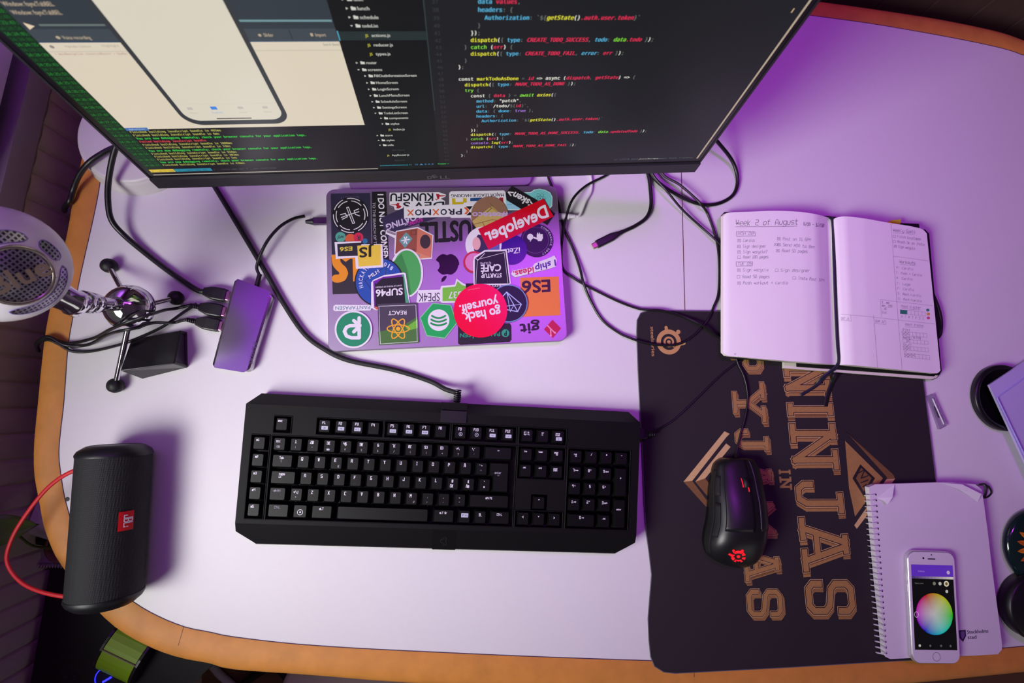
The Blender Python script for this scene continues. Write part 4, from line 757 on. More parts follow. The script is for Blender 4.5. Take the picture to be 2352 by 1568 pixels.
pr = MB(); VG = {'N': '0.5,0 0.5,6|3.5,0 3.5,6|0.5,6 3.5,0|-.3,0 1.3,0|-.3,6 .9,6|2.7,6 4.3,6', 'I': '2,0 2,6|.9,0 3.1,0|.9,6 3.1,6', 'J': '3,6 3,1 2.4,0 1,0 .4,.8 .4,1.8|2,6 4,6', 'A': '0.5,0 1.8,6|2.2,6 3.5,0|1.2,1.9 2.8,1.9|-.2,0 1.3,0|2.7,0 4.2,0|1.4,6 2.6,6',
      'S': '3.6,4.4 3.6,5.4 3,6 1,6 .4,5.4 .4,3.8 1,3.2 3,2.8 3.6,2.2 3.6,.6 3,0 1,0 .4,.6 .4,1.6', 'P': '0.7,0 .7,6|-.1,6 3,6 3.6,5.4 3.6,3.4 3,2.8 .7,2.8|-.1,0 1.5,0', 'Y': '2,0 2,2.8|2,2.8 .6,6|2,2.8 3.4,6|1,0 3,0|-.1,6 1.3,6|2.7,6 4.1,6', 'M': '0.4,0 .4,6 2,2.5 3.6,6 3.6,0|-.3,0 1.1,0|2.9,0 4.3,0'}
def varsity(ch, p0, p1, p2, drop=(0, 9)):
    """slab letter: p0 bottom-start, p1 bottom-end, p2 top-start (photo points on the mat); outlined and given a printed block shadow"""
    O, U, V = padp.px(*p0), padp.px(*p1)-padp.px(*p0), padp.px(*p2)-padp.px(*p0)
    ds = padp.px(p0[0]+drop[0], p0[1]+drop[1])-O; w = V.length*.132
    def lay(wd, off, h, m):
        for st in VG[ch].split('|'):
            P = [O+off+U*(float(q.split(',')[0])/4)+V*(float(q.split(',')[1])/6)+Vector((0, 0, h)) for q in st.split()]
            for i, (a, b) in enumerate(zip(P, P[1:])):
                t = (b-a).normalized(); e = wd/2; a2 = a-t*(e if i == 0 else e*.42); b2 = b+t*(e if i == len(P)-2 else e*.42)
                segq(pr, a2, b2, wd, Vector((0, 0, 1)), m, 0)
    for k in range(5): lay(w*1.34, ds*(1-k/5), .05+k*.07, cp2 if k % 2 else cp1)
    lay(w*1.44, Vector(), .46, cp3); lay(w*1.26, Vector(), .58, cdk); lay(w*.98, Vector(), .7, cp1)
for ch, y0, y1 in (('N', 838, 898), ('I', 926, 954), ('N', 985, 1066), ('J', 1105, 1172), ('A', 1200, 1300), ('S', 1332, 1410)):
    f = lambda y: 1808+(y-870)*.099; g = lambda y: 1898+(y-870)*.114
    varsity(ch, (f(y0), y0), (f(y1), y1), (g(y0), y0), (2, 10))
for ch, y0, y1 in (('P', 790, 852), ('Y', 884, 964), ('J', 986, 1030), ('A', 1064, 1118), ('M', 1150, 1230), ('A', 1262, 1326), ('S', 1352, 1416)):
    f = lambda y: 1682+(y-850)*.072; g = lambda y: 1746+(y-850)*.086
    varsity(ch, (f(y0), y0), (f(y1), y1), (g(y0), y0), (5, 8))
varsity('I', (1790, 1078), (1791, 1088), (1813, 1078), (0, 1)); varsity('N', (1792, 1098), (1794, 1120), (1815, 1098), (0, 1))
P_ = lambda pts, m, h=.1: ppoly(pr, padp, pts, m, h)
P_([(1570, 1106), (1664, 990), (1676, 996), (1668, 1004), (1590, 1104), (1632, 1160), (1626, 1166)], cp3, .1); P_([(1570, 1106), (1590, 1104), (1632, 1160), (1626, 1168)], cp2, .2); P_([(1597, 1106), (1668, 1018), (1678, 1026), (1620, 1098), (1640, 1126), (1634, 1150)], cp3, .1); P_([(1597, 1106), (1620, 1098), (1640, 1126), (1634, 1150)], cp2, .2)
P_([(1938, 985), (1944, 992), (2052, 1090), (2056, 1099), (2040, 1106), (2036, 1094)], cp2, .1); P_([(2056, 1099), (1968, 1214), (1962, 1206), (2036, 1100)], cp3, .15)
P_([(1941, 1012), (2028, 1098), (1964, 1186), (1950, 1120)], cp1, .1); P_([(1976, 1066), (2010, 1098), (1984, 1140), (1958, 1098)], cdk, .2); P_([(1978, 1074), (2002, 1098), (1984, 1128), (1966, 1098)], cp2, .28)
for st in ([(1972, 1086), (1986, 1078), (1978, 1098), (1994, 1092)], [(1978, 1108), (1994, 1102)], [(1982, 1118), (1990, 1112)]): pline(pr, padp, st, 1.4, cdk, .36)
tan = mat('tan_print', (196, 150, 92), .65, var=.06)
ptext(pr, padp, 'steelseries', (1494, 750), (1497, 818), (1502, 750), tan, .1, bold=.01)
cl = D(1536, 785, padz); rr_ = lambda r: [cl+Vector((r*math.cos(k*math.pi/20), r*math.sin(k*math.pi/20), 0)) for k in range(40)]
mmp = (D(1565, 785, padz)-cl).length
for r, m, h in ((28, tan, .1), (18, m_pad, .18), (12, tan, .26), (7.5, m_pad, .34), (4, tan, .42)): pr.poly([p+Vector((0, 0, h)) for p in rr_(mmp*r/29)], m)
pline(pr, padp, [(1532, 766), (1530, 752)], 4.5, tan, .1); pline(pr, padp, [(1560, 790), (1571, 788)], 4.5, tan, .1); P_(circ(1558, 762, 5, 14), tan, .12); pline(pr, padp, [(1538, 790), (1548, 796)], 2.4, tan, .45)
pr.build('printed_artwork', cloth)
# ------------------------------------------------------------------ mouse
MB_ = D(1690, 1175, 0); mouse = thing('mouse', 'black gaming mouse with a glowing red emblem on the dark mat', 'mouse', Vector((344, -118, padz)))
m_mo = mat('mouse_black', (20, 20, 22), .38, var=.03, spec=.6); m_grip = mat('mouse_grip', (14, 14, 15), .7, var=.2, scale=900, bump=.3); m_redg = glow(255, 28, 44, 1.0)
prof = [(1050, 1662, 1716, 13), (1054, 1652, 1726, 17), (1066, 1641, 1736, 20), (1090, 1637, 1744, 25), (1120, 1634, 1749, 31), (1150, 1632, 1752, 36), (1190, 1629, 1753, 40), (1225, 1622, 1753, 40), (1250, 1621, 1750, 36), (1275, 1629, 1743, 28), (1290, 1648, 1730, 20), (1298, 1672, 1712, 10)]
rows = []
for y, a, b, h in prof:
    zl = min(h*.45, 14)
    p, q = D(a, y, zl), D(b, y, zl); rows.append((p, q, h))
def mring(r, k0=0, k1=1, off=0, n=28):
    p, q, h = r; c = (p+q)/2; hw = (q-p)/2; o = []
    for i in range(n+1):
        t = math.pi*(1-(k0+(k1-k0)*i/n)); s_, c_ = math.sin(t), math.cos(t)
        o.append(Vector((c.x, c.y, 0))+Vector((hw.x, hw.y, 0))*(abs(c_)**.8*(1 if c_ > 0 else -1)*(1+off/max(hw.length, 1)))+Vector((0, 0, padz+1.2+(h+off)*s_**.62)))
    return o
def smooth_rows(k):
    out = []
    for i in range(len(rows)-1):
        for j in range(k):
            t = j/k; p0, p1, p2, p3 = rows[max(i-1, 0)], rows[i], rows[i+1], rows[min(i+2, len(rows)-1)]
            cr = lambda a, b, c, d: .5*((2*b)+(c-a)*t+(2*a-5*b+4*c-d)*t*t+(3*b-a-3*c+d)*t**3)
            out.append((cr(p0[0], p1[0], p2[0], p3[0]), cr(p0[1], p1[1], p2[1], p3[1]), cr(p0[2], p1[2], p2[2], p3[2])))
    return out+[rows[-1]]
SR = smooth_rows(4); NS = len(SR)
mm = MB(); mm.loft([mring(r) for r in SR], m_mo); mm.build('shell', mouse)
def patch(i0, i1, k0, k1, off, m, nm, par, lab=None):
    mb = MB(); R = [mring(r, k0, k1, off, 12) for r in SR[i0:i1]]; B = [mring(r, k0, k1, off-1, 12) for r in SR[i0:i1]]
    n = 13; vs = [p for r in R for p in r]+[p for r in B for p in r]; K = len(R)*n; fs = []
    for i in range(len(R)-1):
        for j in range(n-1): fs.append([i*n+j, (i+1)*n+j, (i+1)*n+j+1, i*n+j+1])
    for i in range(len(R)-1): fs += [[i*n, K+i*n, K+(i+1)*n, (i+1)*n], [i*n+n-1, (i+1)*n+n-1, K+(i+1)*n+n-1, K+i*n+n-1]]
    for j in range(n-1): fs += [[j, j+1, K+j+1, K+j], [K-n+j, 2*K-n+j, 2*K-n+j+1, K-n+j+1]]
    mb.add(vs, fs, m, True); return mb.build(nm, par, label=lab)
patch(2, 27, .27, .545, .7, m_mo, 'button', mouse); patch(2, 27, .62, .86, .7, m_mo, 'button', mouse)
patch(12, 19, .12, .2, 1.2, m_grip, 'side_button', mouse); patch(20, 29, .12, .2, 1.2, m_grip, 'side_button', mouse); patch(10, 36, .02, .1, .5, m_grip, 'side_grip', mouse)
def mtop(u, v, h=.9):                                 # the spot on the shell that shows at a photo point
    z = 20
    for _ in range(12):
        p = D(u, v, z); best = min(SR, key=lambda r: abs((r[0].y+r[1].y)/2-p.y)); c = (best[0]+best[1])/2; hw = (best[1]-best[0]).length/2; x = max(-1, min(1, (p.x-c.x)/hw))
        z = padz+1.2+best[2]*max(0, 1-abs(x)**2.5)**.31+h
    return D(u, v, z)
wc = mtop(1714, 1112, 0); wh = MB(); wh.lathe([(4, -3.6), (8.6, -3.2), (9, 0), (8.6, 3.2), (4, 3.6)], wc+Vector((0, 0, -5.4)), mat('wheel_rubber', (12, 12, 13), .6, bump=.4), (1, .02, 0), 24); wheel = wh.build('scroll_wheel', mouse)
for pts in ([(1702, 1098), (1706, 1110), (1707.5, 1119)], [(1719, 1119), (1720.5, 1124), (1721, 1129)]):
    g = MB(); g.tube([mtop(*p, .9) for p in pts], .7, m_redg, 6); g.build('wheel_light', wheel, label='red light strip by the wheel')
em = MB()
def mpoly(pts, m, h=1.0): em.add([mtop(*p, h) for p in pts], [list(range(len(pts)))], m)
for k in range(24):
    a0, a1 = 2*math.pi*k/24, 2*math.pi*(k+1)/24
    mpoly([(1696+q*math.cos(a), 1278+q*.82*math.sin(a)) for q, a in ((17, a0), (17, a1), (9.5, a1), (9.5, a0))], m_redg, .5)
mpoly(circ(1696, 1278, 4.2, 12, 3.6), m_redg, .5); mpoly([(1672, 1273), (1676, 1270), (1686, 1275), (1683, 1280)], m_redg, .5); mpoly(circ(1685, 1264.5, 3.2, 10), m_redg, .5); mpoly(circ(1705, 1265, 3.6, 10), m_redg, .5)
em.build('glowing_emblem', mouse, label='glowing red ring emblem')
mc = MB(); mc.tube(crom([D(1690, 1052, 14), D(1691, 1040, 9), D(1700, 1000, 5.6), D(1713, 950, 5.4), D(1717, 905, 5.4), D(1709, 865, 6), D(1694, 832, 6), D(1688, 800, 6), D(1700, 775, 6), D(1712, 800, 6), D(1706, 825, 6), D(1688, 836, 5.4), D(1650, 866, 5.4), D(1600, 915, 5.4), D(1550, 962, 5.4), D(1520, 982, 6.5), kp(262, 59.5, 12)], 8), 1.35, m_cab, 8); mc.build('cable', mouse)
pg = MB(); a0 = kp(241.5, 58, 12)
pg.loft([[a0+KX*k+KY*a+Vector((0, 0, b)) for a, b in rrect(w, t, 2, 2)] for k, w, t in ((.2, 14, 7.6), (9, 14.6, 8), (14, 11, 7), (15, 6, 5))], m_cab, False)
for k in range(4): pg.lathe([(2, -1.1), (4-.35*k, -.9), (4-.35*k, .6), (2, .8)], a0+KX*(16.5+2.4*k), m_cab, KX, 12)
pg.build('plug', mouse)
# ------------------------------------------------------------------ loose cables on the desk
def cable(name, label, pts, r, seg=10):
    t = thing(name, label, 'cable', D(*pts[len(pts)//2][:2]), 'loose black cables on the desk'); mb = MB()
    mb.tube(crom([D(p[0], p[1], p[2] if len(p) > 2 else r+.25) for p in pts], 8), r, m_cab, seg); mb.build('lead', t); return t
cable('cable', 'thin black cable curving from the monitor past the charging plug to the mat corner', [(1440, 365, 3), (1396, 400, 4), (1347, 426, 6.5), (1316, 456.5, 13), (1301, 496, 8), (1294, 530, 6.6), (1289, 579, 2.2), (1293, 616, 2.1), (1316, 637, 2.0), (1344, 654, 2.0), (1414, 689), (1463, 707.5, 2.6), (1490, 711, 5.4), (1521, 713, 5.6), (1567, 726, 5.4), (1613, 747, 9.4), (1653, 775, 6), (1680, 790, 6)], 1.75)
cable('cable', 'thin black cable making the widest loop, from the laptop side down over the mat', [(1252, 340, 3), (1258, 400, 2.4), (1268, 428, 2.2), (1281, 462, 2), (1290, 502, 2), (1298, 530, 2), (1316, 570, 2.2), (1332, 616, 4), (1341, 652, 6.4), (1359, 695), (1384, 735), (1420, 763, 2.4), (1448, 776, 4.6), (1475, 785, 5.4), (1506, 791, 5.4), (1549, 792, 5.4), (1583, 778, 5.4), (1610, 753.5, 4.9), (1628, 730, 5.0), (1639, 705, 3), (1650, 674), (1652.5, 625, 2.2), (1650, 576, 2.2), (1641, 533, 2), (1625, 490, 2), (1612, 471, 9), (1598, 456, 9.4), (1561, 424, 9), (1521, 398, 6), (1500, 340, 14)], 1.75)
uc_ = cable('cable', 'thick black cable ending in a bare usb plug, lying free between laptop and notebook', [(1470, 350, 4), (1488, 398, 4), (1494, 435), (1495, 472), (1485, 499), (1460, 518), (1428, 533, 3.3)], 2.6)
a, b = D(1430, 532, 3.6), D(1371, 561, 3.6); dv = (b-a).normalized(); sv = Vector((-dv.y, dv.x, 0)); L = (b-a).length
mb = MB(); mb.loft([[a+dv*(L*k)+sv*x+Vector((0, 0, y)) for x, y in rrect(w, t, min(w, t)*.3, 3)] for k, w, t in ((0, 5.6, 5.2), (.15, 6, 5.6), (.2, 7.2, 6), (.42, 11.2, 6.4), (1, 11.2, 6.4))], m_cab, False); mb.build('plug', uc_, bevel=.5)
mb = MB(); mb.loft([[b+dv*k+sv*x+Vector((0, 0, y)) for x, y in rrect(8.4, 2.6, 1.2, 4)] for k in (-.5, 6.6)], mat('usb_metal', (186, 160, 140), .3, .95), False); mb.build('plug_tip', uc_, label='bare metal plug tip')
cable('cable', 'thick black cable in a rounded loop beside the monitor corner', [(1470, 350, 4), (1497, 400, 7), (1521, 426, 6), (1561, 450, 3.4), (1598, 466, 2.8), (1629, 470.5, 2.8), (1659, 464), (1684, 447), (1694, 420), (1690, 389, 6), (1676, 360, 12), (1645, 322, 22), (1610, 280, 26)], 2.55)
cable('cable', 'thin black cable running straight from the monitor under the open notebook', [(1492, 372, 20), (1501, 403, 12), (1531, 438, 12), (1567, 481, 7), (1607, 518, 4.6), (1641, 548, 6.4), (1660, 566, 5.6), (1690, 590, 5.6)], 1.6)
lc = cable('cable', 'thick black cable bent over the desk edge in front of the round white lamp foot', [(306, 324, 29), (262, 339, 31), (232, 354, 32), (204, 374, 30), (182, 402, 20), (168, 436, 8), (160, 462, 5), (152, 471, -3), (148, 479, -18), (148, 484, -44)], 3.3)
# ------------------------------------------------------------------ open planner on a closed notebook
m_pap = mat('planner_paper', (248, 243, 244), .7, var=.015, scale=80, spec=.3); m_stack = mat('page_edges', (226, 222, 206), .75, var=.12, scale=1200); m_lea = mat('black_leatherette', (20, 20, 22), .5, var=.1, scale=300, bump=.15)
under = thing('notebook', 'closed black notebook lying under the open planner', 'notebook', D(1990, 740))
def slab(mb, px, z0, z1, m, ins=0):
    P = [D(*p, z1) for p in px]; c = sum(P, Vector())/len(P); P = [c+(p-c)*(1-ins) for p in P]
    if sum(a.x*b.y-b.x*a.y for a, b in zip(P, P[1:]+P[:1])) < 0: P.reverse()
    mb.prism(P, z1-z0, m); return mb
uq = [(1806, 560), (2128, 580), (2136, 590), (2160, 858), (2152, 868), (2142, 872), (1799, 846)]
mb = MB(); slab(mb, uq, 3.2, 4.6, m_lea); mb.build('back_cover', under, bevel=.4)
mb = MB(); slab(mb, uq, 4.6, 9.2, m_stack, .008); mb.build('page_block', under)
mb = MB(); slab(mb, [(1812, 560), (2128, 578), (2137, 588), (2157, 852), (2146, 864), (1830, 842)], 9.2, 10.4, m_lea); mb.build('front_cover', under, bevel=.4)
mb = MB(); mb.tube(crom([D(2128, 640, 8.4), D(2150, 690, 8.4), D(2160, 720, 8), D(2163, 748, 7), D(2158, 772, 7), D(2140, 776, 7.6), D(2130, 740, 8)], 6), 2.2, m_lea, 8, flat=.5)
slab(mb, [(2136, 668), (2152, 696), (2162, 728), (2163, 752), (2157, 773), (2140, 776)], 6, 8, m_lea); mb.build('pen_loop', under, label='rounded black pen loop')
mb = MB(); mb.tube(crom([D(1921, 858, 11.6), D(1918, 864, 11.4), D(1912, 878, 5), D(1902, 905, 4.4), D(1896, 932, 4.2)], 6), 3.6, m_lea, 8, flat=.25); mb.build('closing_band', under, label='loose black closing band')
pl_ = thing('planner', 'open paper planner with a handwritten weekly list and a black ribbon', 'planner', D(1910, 670))
ZT = [[1657, 11.2], [1664, 15.5], [1690, 17.6], [1730, 20.2], [1790, 23.4], [1850, 25.8], [1878, 25.2], [1900, 19], [1914, 13.4], [1924, 20], [1948, 25], [1990, 25.6], [2040, 23.6], [2090, 21], [2135, 18.2], [2170, 16.8]]
def zpage(u, v=670):
    u = u-(v-660)*.045 if u > 1880 else u-(v-660)*.02*max(0, (u-1660)/220)
    for (a, za), (b, zb) in zip(ZT, ZT[1:]):
        if u <= b: return za+(zb-za)*max(0, (u-a)/(b-a))
    return ZT[-1][1]
class Page:
    n = Vector((0, 0, 1))
    def px(s, u, v, h=0): return D(u, v, zpage(u, v)+h)
page = Page()
def curvepts(pts, n):
    P = crom([Vector((a, b, 0)) for a, b in pts], 12); acc = [0]
    for a, b in zip(P, P[1:]): acc.append(acc[-1]+(b-a).length)
    o = []
    for i in range(n+1):
        t = acc[-1]*i/n; j = max(k for k in range(len(acc)) if acc[k] <= t+1e-9); j = min(j, len(P)-2)
        o.append(P[j].lerp(P[j+1], min(1, (t-acc[j])/max(1e-9, acc[j+1]-acc[j]))))
    return o
def pageblock(top, bot, nm, par, zb, rl):
    n, k = 30, 12; T_, B_ = curvepts(top, n), curvepts(bot, n); g = []
    for i in range(n+1):
        col = []
        e = (i if rl else n-i)/n; cut = max(0, 1-e/.055); sh = .024*cut**2      # rounded outer corners
        for j in range(k+1):
            t = sh+(1-2*sh)*j/k; q = T_[i].lerp(B_[i], t); col.append(page.px(q.x, q.y))
        g.append(col)
    mb = MB(); vs = [p for c in g for p in c]; f = [[i*(k+1)+j, i*(k+1)+j+1, (i+1)*(k+1)+j+1, (i+1)*(k+1)+j] for i in range(n) for j in range(k)]
    mb.add(vs, f, m_pap, True); o = mb.build(nm, par)
    rim = [c[0] for c in g]+g[-1][1:]+[c[-1] for c in reversed(g[:-1])]+list(reversed(g[0][1:-1]))
    cz = sum(rim, Vector())/len(rim); low = [Vector((cz.x+(p.x-cz.x)*1.0, cz.y+(p.y-cz.y)*1.0, zb)) for p in rim]
    if rl:
        low = [Vector((p.x-(2.6 if p.x < cz.x-60 else 0), p.y, zb)) for p in low]
    mb = MB(); N = len(rim); mb.add([p-Vector((0, 0, .12)) for p in rim]+low, [[i, N+i, N+(i+1) % N, (i+1) % N] for i in range(N)]+[list(range(N, 2*N))], m_stack); mb.build('page_stack', o)
    return o
LT = [(1661, 488.5), (1690, 487), (1720, 486), (1774, 484), (1827, 485.5), (1870, 491), (1902, 499.5), (1914, 506)]; LB = [(1661, 817), (1700, 819.5), (1747, 823.6), (1827, 830), (1885, 834.5), (1927, 838)]
RT = [(1914, 506), (1922, 499), (1948, 497), (1988, 502), (2042, 511.5), (2090, 519), (2128, 528)]; RB = [(1927, 838), (1945, 837.5), (1988, 841), (2068, 849), (2120, 854.5), (2161, 859)]
lpg = pageblock(LT, LB, 'page', pl_, 12, True); rpg = pageblock(RT, RB, 'page', pl_, 12, False)
mb = MB(); slab(mb, [(1656, 495), (1664, 486.5), (1905, 496), (2125, 527), (2134, 536), (2163, 852), (2157, 862), (1930, 840), (1664, 822), (1656, 812)], 10.6, 11.9, m_lea); mb.build('cover', pl_, bevel=.3)
mk = MB(); ppoly(mk, Pl((0, 0, 13), (1, 0, 0), (0, 1, 0)), [(2034, 512), (2046, 506), (2070, 503), (2068, 514)], mat('sticky_yellow', (206, 214, 30), .6), 0, .3); mk.build('page_marker', pl_, label='yellow sticky page marker')
mk = MB(); ppoly(mk, Pl((0, 0, 12.4), (1, 0, 0), (0, 1, 0)), [(2052, 511), (2111, 514), (2112, 524), (2060, 520)], m_lea, 0, .3); mk.build('page_marker', pl_, label='black page marker')
m_ink = mat('pen_ink', (44, 38, 56), .6, var=.2, scale=400); m_ink2 = mat('pencil_ink', (98, 88, 116), .6, var=.2, scale=400); m_ink3 = mat('faint_ink', (140, 128, 160), .6)
z6 = lambda x, y: (1640+x*.26786, 470+y*.26786)
wr_l, wr_r = MB(), MB()
def pen(mb, pts, w, m, closed=False, h=.12):
    Q = []
    for i, (a, b) in enumerate(zip(pts, pts[1:]+([pts[0]] if closed else []))):
        for k in range(10): Q.append((a[0]+(b[0]-a[0])*k/10, a[1]+(b[1]-a[1])*k/10))
    Q.append(pts[0] if closed else pts[-1]); P = [page.px(*z6(*q), h) for q in Q]
    for a, b in zip(P, P[1:]): segq(mb, a, b, w, page.n, m)
def hand(mb, t, p0, p1, cap, m, w=.28, jit=.7, st=5.0):
    n = len(t); L = n*st-1
    for i, ch in enumerate(t):
        if ch not in SG: continue
        jy = random.uniform(-.5, .5)*jit
        for s_ in SG[ch]:
            P = []
            for x, y in s_:
                f = (i*st+x*random.uniform(.8, 1.02)+y*.12+random.uniform(-.25, .25)*jit)/L
                P.append((p0[0]+(p1[0]-p0[0])*f, p0[1]+(p1[1]-p0[1])*f-cap*(y+jy*.6+random.uniform(-.3, .3)*jit)/6))
            if len(P) > 2:
                for _ in range(2): P = [P[0]]+[(a[0]*f+b[0]*(1-f), a[1]*f+b[1]*(1-f)) for a, b in zip(P, P[1:]) for f in (.75, .25)]+[P[-1]]
            Q = [page.px(*z6(*q), .12) for q in P]
            for a, b in zip(Q, Q[1:]): segq(mb, a, b, w, page.n, m)
def cbox(mb, x, y, s=26, tick=True, m=None):
    m = m or m_ink2; pen(mb, [(x, y), (x+s, y+1), (x+s-1, y-s*.85), (x+1, y-s*.85)], .26, m, True)
    if tick: pen(mb, [(x+3, y-4), (x+s-3, y-s*.75)], .26, m); pen(mb, [(x+3, y-s*.75), (x+s-4, y-4)], .26, m)
hand(wr_l, 'Week 2 of August', (185, 178), (722, 168), 46, m_ink, .5); pen(wr_l, [(185, 189), (480, 187), (712, 183)], .4, m_ink); hand(wr_l, '6/08 - 12/08', (768, 178), (944, 192), 28, m_ink, .42)
pen(wr_l, [(193, 232), (350, 232), (355, 268), (194, 270)], .42, m_ink2, True); hand(wr_l, 'MON 08', (206, 259), (338, 257), 24, m_ink2, .3)
pen(wr_l, [(190, 490), (330, 490), (328, 524), (191, 527)], .42, m_ink2, True); hand(wr_l, 'TUE 09', (204, 519), (318, 517), 24, m_ink2, .3)
for t, x0, y0, x1, y1, tk in (('Cardio', 250, 318, 345, 316, 1), ('Sign designer', 248, 369, 447, 367, 1), ('Sign wecycle?', 250, 416, 456, 414, 1), ('Read 100 pages', 250, 460, 465, 458, 0), ('Post on IG 6PM', 590, 303, 828, 312, 1), ('Send NDA to Ben', 592, 354, 866, 374, 1), ('Read 50 pages', 582, 405, 802, 412, 1), ('Sign wecycle', 248, 571, 466, 569, 1), ('Sign designer', 572, 572, 822, 576, 0), ('Read 50 pages', 244, 629, 475, 627, 0), ('Insta Post 6PM', 722, 638, 945, 660, 0), ('Push workout + cardio', 250, 683, 633, 681, 1)):
    hand(wr_l, t, (x0, y0), (x1, y1), 25, m_ink2, .3); cbox(wr_l, x0-48, y0, 26, tk)
hand(wr_l, 'XX', (516, 352), (550, 352), 22, m_ink2, .34); hand(wr_l, '32', (172, 1284), (188, 1284), 9, m_ink3, .2)
wr_l.build('handwriting', lpg)
pen(wr_r, [(1518, 168), (1560, 740), (1612, 1412)], .22, m_ink2); pen(wr_r, [(1535, 442), (1690, 460), (1838, 482)], .22, m_ink2); pen(wr_r, [(1562, 830), (1720, 848), (1876, 866)], .22, m_ink2); pen(wr_r, [(1086, 938), (1300, 956), (1580, 988), (1892, 1022)], .22, m_ink2); pen(wr_r, [(1368, 948), (1402, 1392)], .22, m_ink2); pen(wr_r, [(1438, 962), (1425, 812), (1560, 830)], .22, m_ink2)
pen(wr_r, [(1172, 945), (1176, 998), (1086, 992)], .22, m_ink2); hand(wr_r, 'SAT 11', (1088, 984), (1158, 988), 20, m_ink2, .24); pen(wr_r, [(1372, 1018), (1474, 1026), (1470, 986)], .22, m_ink2); hand(wr_r, 'SUN 12', (1382, 1006), (1462, 1012), 20, m_ink2, .26)
hand(wr_r, 'Weekly Goals', (1535, 230), (1724, 244), 26, m_ink2, .34); pen(wr_r, [(1535, 240), (1620, 247)], .25, m_ink2); pen(wr_r, [(1640, 248), (1722, 254)], .25, m_ink2)
for t, x0, y0, x1, y1, tk in (('Finish Enrollment', 1572, 282, 1775, 306, 0), ('Reach 5k on Insta', 1572, 326, 1802, 352, 0), ('Sign wecycle', 1580, 368, 1722, 386, 1)): hand(wr_r, t, (x0, y0), (x1, y1), 22, m_ink2, .26); cbox(wr_r, x0-36, y0-2, 22, tk)
hand(wr_r, 'Workouts', (1590, 500), (1726, 513), 26, m_ink2, .34); pen(wr_r, [(1594, 512), (1724, 522)], .25, m_ink2)
for t, x0, y0, x1, y1 in (('M: Cardio', 1562, 546, 1706, 562), ('T: Push + Cardio', 1560, 592, 1782, 614), ('W: Cardio', 1562, 636, 1700, 648), ('T: Legs', 1565, 683, 1682, 694), ('F: Cardio', 1570, 726, 1715, 740), ('S: Rest/cardio', 1575, 770, 1776, 790), ('S: Rest/cardio', 1580, 814, 1780, 836), ('Mood tracker', 1605, 878, 1774, 894), ('Habit tracker', 1640, 1034, 1800, 1046), ('M T W T F S S', 1604, 966, 1800, 986), ('0.. mon', 1440, 846, 1504, 850), ('mov..1990', 1440, 872, 1528, 880), ('..MD', 1442, 898, 1478, 902), ('End', 1442, 930, 1476, 934), ('8 hrs', 1618, 1080, 1680, 1082), ('Reading / Writing', 1618, 1145, 1772, 1152), ('Gym', 1622, 1206, 1690, 1208), ('IF', 1632, 1264, 1654, 1266)): hand(wr_r, t, (x0, y0), (x1, y1), 20, m_ink2, .24)
pen(wr_r, [(1608, 890), (1770, 902)], .22, m_ink2); pen(wr_r, [(1642, 1046), (1798, 1056)], .22, m_ink2)
def quadp(pts, m): wr_r.add([page.px(*z6(*p), .05) for p in pts], [[0, 1, 2, 3]], m)
quadp([(1596, 900), (1596, 934), (1656, 940), (1656, 904)], mat('green_pen', (40, 130, 110), .6))
def grid(x0, y0, x1, y1, h, n, fill):
    pen(wr_r, [(x0, y0), (x1, y1), (x1+3, y1+h), (x0+3, y0+h)], .2, m_ink2, True)
    for k in range(1, n): t = k/n; pen(wr_r, [(x0+(x1-x0)*t, y0+(y1-y0)*t), (x0+3+(x1-x0)*t, y0+h+(y1-y0)*t)], .2, m_ink2)
    for k in fill: a, b = k/n, (k+1)/n; pen(wr_r, [(x0+(x1-x0)*a, y0+(y1-y0)*a+4), (x0+(x1-x0)*b, y0+h-4)], .3, m_ink); pen(wr_r, [(x0+(x1-x0)*b, y0+4), (x0+(x1-x0)*a+3, y0+h-2)], .3, m_ink)
grid(1596, 900, 1812, 920, 34, 7, ()); grid(1612, 1086, 1824, 1104, 34, 7, (0, 1)); grid(1618, 1150, 1834, 1170, 30, 7, (1,)); grid(1622, 1212, 1838, 1230, 32, 7, (0, 1)); grid(1632, 1272, 1848, 1292, 34, 7, (0, 1, 2))
for x, y, c in ((1833, 903, (44, 150, 130)), (1838, 937, (236, 170, 80)), (1838, 970, (224, 90, 150))): wr_r.add([page.px(*z6(x+15*math.cos(k*.52), y+12*math.sin(k*.52)), .06) for k in range(12)], [list(range(12))], mat('dot_%d' % c[0], c, .6))
wr_r.build('handwriting', rpg)
m_rib = mat('satin_ribbon', (34, 36, 54), .32, var=.25, scale=700, spec=.7)
def ribbon(pts, w, lab):
    P = crom([D(*p) for p in pts], 8); mb = MB(); vs = []
    for i, p in enumerate(P):
        t = (P[min(i+1, len(P)-1)]-P[max(i-1, 0)]); t.z = 0; t.normalize(); s = Vector((-t.y, t.x, 0))*w/2; vs += [p-s, p-s*.4+Vector((0, 0, .5)), p+s*.4+Vector((0, 0, .5)), p+s]
    mb.add(vs, [[i*4+j, i*4+j+1, (i+1)*4+j+1, (i+1)*4+j] for i in range(len(P)-1) for j in range(3)], m_rib, True)
    o = mb.build('ribbon', pl_, label=lab); md = o.modifiers.new('thick', 'SOLIDIFY'); md.thickness = .0003
ribbon([(1906, 498, 19), (1913, 512, 17.5), (1917, 600, 18.5), (1921, 711, 18.5), (1925, 791, 18.6), (1927, 822, 18.8), (1925, 836, 17.6), (1918, 846, 14.4), (1902, 858, 11.4), (1888, 872, 6.5), (1874, 886, 4.2), (1838, 908, 3.8)], 4.2, 'dark ribbon bookmark')
